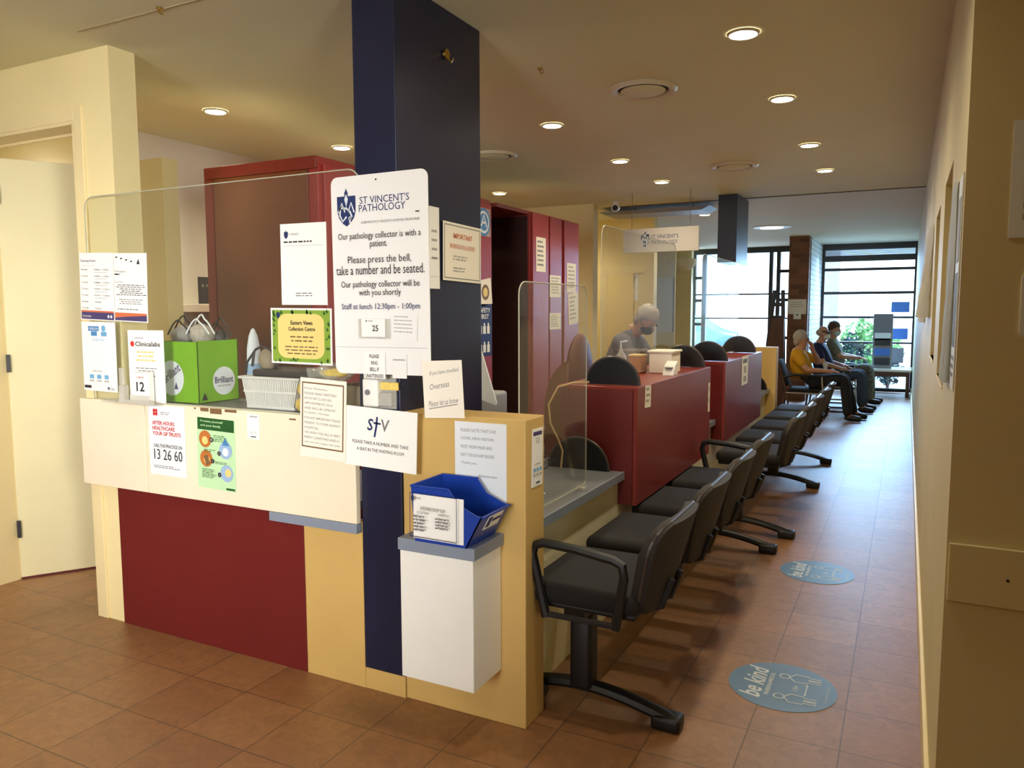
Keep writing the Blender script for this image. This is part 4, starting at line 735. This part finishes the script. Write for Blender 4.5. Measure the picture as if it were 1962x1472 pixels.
# ------------------------------------------------------------ people
def skin_obj(name,chains,root,m,parent,sub=2):
    V=[];Rr=[];Ed=[];idx={}
    def nid(k,co=None,r=None):
        if k not in idx: idx[k]=len(V); V.append(co); Rr.append(r)
        return idx[k]
    for ch in chains:
        prev=None
        for n in ch:
            k=n[0]
            i=nid(k,n[1],n[2]) if len(n)>1 else idx[k]
            if prev is not None: Ed.append((prev,i))
            prev=i
    me=bpy.data.meshes.new(name); me.from_pydata(V,Ed,[]); ob=bpy.data.objects.new(name,me); COL.objects.link(ob)
    sk=ob.modifiers.new('s','SKIN'); sk.use_smooth_shade=True; sb=ob.modifiers.new('d','SUBSURF'); sb.levels=sub; sb.render_levels=sub
    for i,v in enumerate(me.skin_vertices[0].data):
        r=Rr[i]; v.radius=r if isinstance(r,tuple) else (r,r); v.use_root=(i==idx[root])
    dg=bpy.context.evaluated_depsgraph_get(); dg.update(); nm=bpy.data.meshes.new_from_object(ob.evaluated_get(dg)); bpy.data.objects.remove(ob)
    for p in nm.polygons: p.use_smooth=True
    nm.materials.clear(); return obj(name,nm,m,parent)
def lerp(a,b,t): return tuple(a[i]+(b[i]-a[i])*t for i in range(3))
def add(a,b): return tuple(a[i]+b[i] for i in range(3))
def seated(lab,P,shirt,trouser,hair,maskm=None,glasses=False,sleeve=.98,belly=0,yaw=0,bald=False,hf=(1,0,-.1)):
    t=thing('person',lab,'person',(P['hip'][0],P['hip'][1],0),'seated people')
    hd=P['head']; f=Vector(hf).normalized(); side=Vector((0,0,1)).cross(f).normalized(); up=f.cross(side)
    def H(a,b,c): return tuple(Vector(hd)+f*a+side*b+up*c)
    ch=[[('hip',P['hip'],.11),('waist',lerp(P['hip'],P['chest'],.5),.10),('chest',P['chest'],.125),('nb',P['neck'],.058),('jaw',H(.025,0,-.075),(.058,.064)),('mid',H(.0,0,.0),(.078,.09)),('cran',H(-.012,0,.065),(.07,.078)),('top',H(-.015,0,.10),(.035,.04))],
        [('mid',),('nose',H(.098,0,-.01),.012),('nt',H(.112,0,-.03),.011)],[('mid',),('earl',H(-.01,.085,0),.018)],[('mid',),('earr',H(-.01,-.085,0),.018)]]
    for s in 'rl':
        sh,el,wr,pd=P[s+'s'],P[s+'e'],P[s+'w'],Vector(P[s+'h']).normalized()
        ch.append([('chest',),(s+'s',sh,.062),(s+'u',lerp(sh,el,.5),.05),(s+'e',el,.042),(s+'f',lerp(el,wr,.5),.038),(s+'w',wr,.027),(s+'p',tuple(Vector(wr)+pd*.06),(.018,.036))])
        ax=pd.cross(Vector((0,0,1))); ax=ax.normalized() if ax.length>.1 else Vector((0,1,0)); dn=ax.cross(pd)
        if dn.z>0: dn=-dn
        base=Vector(wr)+pd*.06
        for i,(o,l) in enumerate(((-.03,.068),(-.01,.08),(.011,.075),(.03,.058))):
            a=base+pd*.035+ax*o; b=a+pd*l*.5+dn*.006; c=b+pd*l*.42+dn*.02
            ch.append([(s+'p',),(s+'k%d'%i,tuple(a),.0095),(s+'m%d'%i,tuple(b),.0085),(s+'t%d'%i,tuple(c),.0075)])
        th=Vector(wr)+pd*.03+ax*(-.045 if s=='r' else .045)*(1); ch.append([(s+'w',),(s+'th',tuple(th),.011),(s+'tt',tuple(th+pd*.045+dn*.012),.009)])
        ch.append([('hip',),(s+'hp',P[s+'t'],.08),(s+'kn',P[s+'k'],.058),(s+'an',P[s+'a'],.038),(s+'to',add(add(P[s+'a'],tuple(x*.10 for x in P[s+'d'])),(0,0,-.045)),(.022,.028))])
    body=skin_obj('body',ch,'hip','skin',t)
    sc=[[('hip',add(P['hip'],(0,0,.05)),(.155+belly*.5,.165)),('waist',add(lerp(P['hip'],P['chest'],.5),(belly*.35,0,0)),(.145+belly,.16)),('chest',P['chest'],(.15,.165)),('nb',add(P['neck'],(0,0,-.03)),.075)]]
    for s in 'rl':
        sh,el=P[s+'s'],P[s+'e']; sc.append([('chest',),(s+'s',sh,.085),(s+'u',lerp(sh,el,.5),.07),(s+'q',lerp(sh,el,sleeve),.062)])
    obj_s=skin_obj('shirt',sc,'hip',shirt,t)
    tc=[[('hip',P['hip'],(.15,.16)),('h2',add(P['hip'],(.02,0,.05)),(.14,.15))]]
    for s in 'rl': tc.append([('hip',),(s+'hp',P[s+'t'],.098),(s+'m',lerp(P[s+'t'],P[s+'k'],.5),.09),(s+'k',P[s+'k'],.08),(s+'c',lerp(P[s+'k'],P[s+'a'],.5),.072),(s+'a',add(P[s+'a'],(0,0,-.025)),.064)])
    skin_obj('trousers',tc,'hip',trouser,t)
    for s in 'rl':
        a=P[s+'a']; d=Vector(P[s+'d']).normalized(); A=Vector(a)
        skin_obj('shoe',[[('u',tuple(A+Vector((0,0,-.02))),.052),('h',tuple(A-d*.03+Vector((0,0,-.045))),(.05,.048)),('m',tuple(A+d*.07+Vector((0,0,-.042))),(.052,.048)),('t',tuple(A+d*.18+Vector((0,0,-.055))),(.036,.042))]],'u','shoe',t)
    # eyes, mouth, hair, mask
    e=MB(); 
    for b in (-.034,.034): e.sph(H(.085,b,.018),.011,u=8,v=6)
    obj('eyes',e,'ink',t); obj('mouth',MB().tube([H(.083,-.025,-.055),H(.089,0,-.057),H(.083,.025,-.055)],.005,6),'skinpink',t)
    Mx=Matrix((f,side,up)).transposed()
    if bald: obj('hair_fringe',MB().sph(H(-.045,0,.0),.06,.092,.055,14,10,mx=Mx),hair,t,True)
    else:
        hm=MB().sph(H(-.026,0,.04),.098,.099,.10,18,14,mx=Mx); rd=random.Random(4)
        for v in hm.bm.verts: v.co+=Vector((rd.uniform(-1,1),rd.uniform(-1,1),rd.uniform(-1,1)))*.006
        hm.sph(H(-.055,0,-.03),.055,.082,.07,14,10,mx=Mx); obj('hair',hm,hair,t,True)
    if maskm:
        mk=MB().sph(H(.045,0,-.05),.062,.072,.058,14,10,mx=Mx); obj('mask_cover',mk,maskm,t,True); obj('ear_loop',MB().tube([H(.06,-.07,-.04),H(-.01,-.094,-.005)],.003,5).tube([H(.06,.07,-.04),H(-.01,.094,-.005)],.003,5),maskm,t)
    if glasses: obj('sunglasses',MB().tube([H(-.01,-.092,.022),H(.07,-.082,.022),H(.097,-.03,.02),H(.1,0,.024),H(.097,.03,.02),H(.07,.082,.022),H(-.01,.092,.022)],.009,6).sph(H(.088,-.04,.01),.014,.03,.022,10,8,mx=Mx).sph(H(.088,.04,.01),.014,.03,.022,10,8,mx=Mx),'ink',t,True)
    return t
def sit(x,y,dx=0,dz=0): return lambda a,b,c:(x+a,y+b,c)
q=sit(0,11.7)
pm=seated('seated person in mustard yellow shirt with grey hair, hand raised to the mouth',dict(hip=q(-1.28,0,.53),chest=q(-1.37,0,.83),neck=q(-1.355,0,1.0),head=q(-1.325,0,1.125),rs=q(-1.38,-.19,.93),ls=q(-1.36,.19,.93),re=q(-1.22,-.27,.71),le=q(-1.10,.22,.78),rw=q(-.96,-.20,.70),lw=q(-1.18,.10,.96),rh=(1,.1,0),lh=(-.25,-.3,1),rt=q(-1.16,-.10,.53),lt=q(-1.16,.10,.53),rk=q(-.74,-.11,.60),lk=q(-.75,.13,.60),ra=q(-.68,-.12,.095),la=q(-.62,.20,.095),rd=(1,-.1,0),ld=(1,0,0)),'yshirt','trous','greyhair',sleeve=.8,belly=.05)
pm=seated('seated person in navy shirt with sunglasses and white face mask, bald head',dict(hip=(-1.08,12.8,.53),chest=(-1.2,12.8,.87),neck=(-1.19,12.8,1.06),head=(-1.145,12.8,1.195),rs=(-1.22,12.6,.98),ls=(-1.2,13.0,.98),re=(-1.1,12.5,.74),le=(-1.08,13.1,.74),rw=(-.86,12.62,.66),lw=(-.86,12.98,.68),rh=(1,.2,-.2),lh=(1,-.2,-.2),rt=(-.97,12.7,.53),lt=(-.97,12.9,.53),rk=(-.58,12.66,.58),lk=(-.57,12.96,.58),ra=(-.56,12.64,.095),la=(-.54,13.0,.095),rd=(1,-.1,0),ld=(1,.1,0)),'nshirt','jeans','greyhair','mask',True,.85,.06,bald=True)
pm=seated('furthest seated person in a mottled grey green shirt and pale blue mask, hands on lap',dict(hip=(-1.0,14.0,.53),chest=(-1.1,14.0,.88),neck=(-1.1,14,1.08),head=(-1.07,14,1.22),rs=(-1.1,13.8,1.0),ls=(-1.1,14.2,1.0),re=(-.95,13.74,.78),le=(-.95,14.26,.78),rw=(-.74,13.86,.76),lw=(-.74,14.12,.76),rh=(1,.3,-.1),lh=(1,-.3,-.1),rt=(-.88,13.9,.53),lt=(-.88,14.1,.53),rk=(-.52,13.86,.60),lk=(-.52,14.14,.60),ra=(-.50,13.84,.095),la=(-.48,14.16,.095),rd=(1,0,0),ld=(1,0,0)),'gshirt','camo','darkhair','bluemask',False,.9,hf=(1,-.35,-.25))
pm=seated('staff person in grey scrubs bending over the work behind the perspex screens',dict(hip=(-2.36,6.62,.62),chest=(-2.27,6.62,1.18),neck=(-2.14,6.60,1.38),head=(-2.02,6.56,1.46),rs=(-2.20,6.41,1.29),ls=(-2.20,6.83,1.29),re=(-2.02,6.36,.98),le=(-2.02,6.88,.98),rw=(-1.80,6.45,.92),lw=(-1.8,6.75,.92),rh=(1,.1,-.2),lh=(1,-.1,-.2),rt=(-2.25,6.52,.6),lt=(-2.25,6.74,.6),rk=(-2.02,6.5,.56),lk=(-2.02,6.76,.56),ra=(-2.05,6.5,.1),la=(-2.05,6.76,.1),rd=(1,0,0),ld=(1,0,0)),'scrubs','trous','greyhair','ink',False,.95,hf=(1,-.25,-.9))
def stool(x,y,h,lab):
    t=thing('stool',lab,'stool',(x,y,0)); obj('seat',MB().lathe(x,y,[(.001,h-.06),(.17,h-.06),(.185,h-.03),(.17,h),(.001,h)],24),'fabric',t,True); obj('stem',MB().cyl(x,y,.05,h-.06,.025),'steel',t); obj('base',MB().lathe(x,y,[(.22,.002),(.22,.02),(.03,.06),(.03,.08)],24),'black',t)
stool(-2.37,6.62,.49,'staff stool under the person in grey scrubs')
def guest_chair(x,y,lab):
    t=thing('waiting_chair',lab,'chair',(x,y,0),'chairs under the waiting people')
    obj('seat',MB().box(x-.23,x+.25,y-.25,y+.25,.39,.44,.02,3),'fabric',t,True)
    obj('backrest',pad(y,x-.24,.48,.47,.84,.04,R(-17),.06,.04,.04),BF,t,True)
    for s in (-.26,.26):
        obj('side_frame',MB().tube([(x-.36,y+s,.82),(x-.25,y+s,.44),(x-.30,y+s,.05),(x-.27,y+s,.016),(x+.26,y+s,.016)],.014,8),'wood',t,True)
        obj('front_leg',MB().tube([(x+.27,y+s,.016),(x+.24,y+s,.40),(x+.22,y+s,.62)],.013,8),'steel',t); obj('armrest',MB().tube([(x-.29,y+s,.60),(x-.15,y+s,.64),(x+.22,y+s,.63)],.02,8),'black',t,True)
    obj('seat_rail',MB().tube([(x-.25,y-.26,.385),(x+.24,y-.26,.385)],.011,8).tube([(x-.25,y+.26,.385),(x+.24,y+.26,.385)],.011,8),'steel',t)
guest_chair(-1.24,11.7,'black and chrome chair under the person in the yellow shirt'); guest_chair(-1.04,12.8,'chair under the person in the navy shirt'); guest_chair(-.96,14.0,'chair under the furthest seated person')
t=thing('paper_cup','small pale cup held on the lap of the person in yellow','cup',(-.98,11.9,.70)); obj('cup',MB().lathe(-1.02,11.93,[(.001,.70),(.025,.70),(.034,.79),(.03,.79),(.001,.72)],14),'papercool',t)
# ------------------------------------------------------------ far end furniture
t=thing('window_bench','dark framed bench with white top under the far window','bench',(-.25,15.5,0)); obj('bench_top',MB().box(-.95,.10,15.25,15.68,.445,.485,.004),'white',t); obj('apron',MB().box(-.93,.08,15.26,15.30,.36,.443),'wood',t)
for x in (-.9,.05): obj('leg',MB().box(x-.03,x+.03,15.26,15.66,0,.36),'wood',t)
t=thing('brochure_stand','tall brochure stand standing on the far window bench','stand',(-.38,15.45,.486)); obj('back_panel',MB().box(-.54,-.22,15.47,15.49,.486,1.47,.004),'machine',t); obj('header',MB().box(-.53,-.23,15.455,15.469,1.12,1.46),'noticegrey',t)
for z in (.55,.72,.90,1.0): obj('brochure',MB().box(-.51,-.25,15.44,15.46,z,z+.13),('papercool','machined','papercool','noticeblue')[int((z*10)%4)],t)
for x,z,w,h,m,l in ((-.12,1.592,.3,.19,'noticeblue','blue rectangle notice, upper one on the far window'),(-.11,1.1,.26,.2,'noticeblue','blue rectangle notice, lower one on the far window'),(-.16,.70,.25,.27,'noticegrey','grey rectangle notice low on the far window')):
    sheet((x,15.9925,z),'-y',w,h).go('window_notice',l,'notice',m,.002,group='notices on the far window')
t=thing('display_easel','dark brown tapered display board standing behind the far yellow wall','easel',(-1.83,12.5,0)); obj('board',MB().prism([(-2.08,.02),(-1.66,.02),(-1.68,1.42),(-1.86,1.42)],'y',12.5,12.54),'wood',t)
for a_,b_ in (((-2.02,12.56,.0),(-1.84,12.56,1.85)),((-1.66,12.56,.0),(-1.72,12.56,1.85))): obj('side_rail',MB().tube([a_,b_],.03,6),'frame',t)
obj('cross_bar',MB().box(-1.86,-1.70,12.545,12.575,1.6,1.66).box(-1.86,-1.70,12.545,12.575,1.42,1.46),'frame',t)
# ------------------------------------------------------------ outside
struct('ground_outside',MB().box(-40,40,16.12,90,-.16,-.04),'pave')
t=thing('building','white rendered building across the street','building',(4,40,0)); obj('wall',MB().box(-9,16,40,46,-.04,4.6),'render',t); obj('roof',MB().prism([(-10,4.6),(17,4.6),(16,6.2),(-9,6.2)],'y',39.4,46.6),'roof',t)
for x in (-6,-2,2.2,6): obj('window',MB().box(x,x+1.6,39.95,40.02,1.0,2.5),mat('pale_window',(214,222,226),.5),t)
t=thing('building','pale low house seen through the left glazing','building',(-16,34,0)); obj('wall',MB().box(-24,-10.4,34,40,-.04,2.9),'render',t); obj('roof',MB().prism([(-25,2.9),(-9.8,2.9),(-12,5.2),(-22,5.2)],'y',33.4,40.5),'roof',t); obj('window',MB().box(-15,-12.8,33.95,34.03,.9,2.2),'roof',t)
def car(x,y,lab,m):
    t=thing('car',lab,'car',(x,y,0),'parked cars outside'); prof=[(-2.1,.25),(2.1,.25),(2.15,.75),(1.2,.9),(.6,1.42),(-1.1,1.45),(-1.75,.95),(-2.12,.85)]
    obj('car_body',MB().prism([(x+p[0],p[1]-.04) for p in prof],'y',y-.85,y+.85,bev=.08),m,t,True); obj('side_glass',MB().prism([(x+p[0],p[1]-.04) for p in ((-1.5,.95),(1.0,.93),(.5,1.36),(-1.0,1.38))],'y',y-.86,y-.851),'roof',t)
    for dx in (-1.3,1.3):
        for sy in (-.8,.66): obj('wheel',MB().tube([(x+dx,y+sy,.28),(x+dx,y+sy+.16,.28)],.32,18),'tyre',t)
car(-6.6,25,'pale blue parked car outside the left glazing','carp'); car(-11.5,26.5,'white parked car further left outside','white'); car(5.5,33,'white parked car far off beyond the right window','white')
t=thing('veranda_post','pale brick veranda post outside the right window','post',(-1.55,18.5,0)); obj('post',MB().box(-1.72,-1.36,18.5,18.86,-.04,3.4),mat('pale_brick_post',(226,205,190),.9,var=.1,vscale=8),t); obj('cap',MB().box(-1.76,-1.32,18.46,18.9,3.4,3.5),'render',t)
t=thing('veranda_roof','corrugated veranda roof edge outside the top of the right window','roof',(0,18.5,2.9)); 
pts=[(-3.0+.1*i,3.30+.02*(i%2)) for i in range(61)]+[(3.0-.1*i,3.27+.02*(i%2)) for i in range(61)]
obj('roof_sheet',MB().prism(pts,'y',16.2,19.5),'corr',t)
def shrub(x,y,r,h,lab,m,seed,n=260,lf=.09):
    t=thing('shrub',lab,'plant',(x,y,-.04),'bushes outside the windows'); rd=random.Random(seed); b=MB()
    for i in range(n):
        a=rd.uniform(0,6.283); u_=rd.uniform(-1,1); q_=rd.uniform(.5,1); c=Vector((x+r*q_*math.cos(a)*math.sqrt(1-u_*u_),y+r*q_*math.sin(a)*math.sqrt(1-u_*u_),h/2+h/2*q_*u_))
        d=Vector((rd.uniform(-1,1),rd.uniform(-1,1),rd.uniform(-.5,1))).normalized()*lf; e=d.orthogonal().normalized()*lf*.4
        b.quad([c-d,c+e,c+d,c-e])
    obj('foliage',b,m,t); obj('stem',MB().cyl(x,y,-.04,h*.5,.03,8),'wood',t)
shrub(-.75,19.8,.72,1.36,'bright green bush outside the right window','leaf',1,900,.09); shrub(-.95,17.0,.3,1.1,'dark leaved plant close outside the right window','leafd',2,260,.08); shrub(-.30,17.2,.3,.85,'low dark plant under the bright green bush','leafd',3,240,.08)
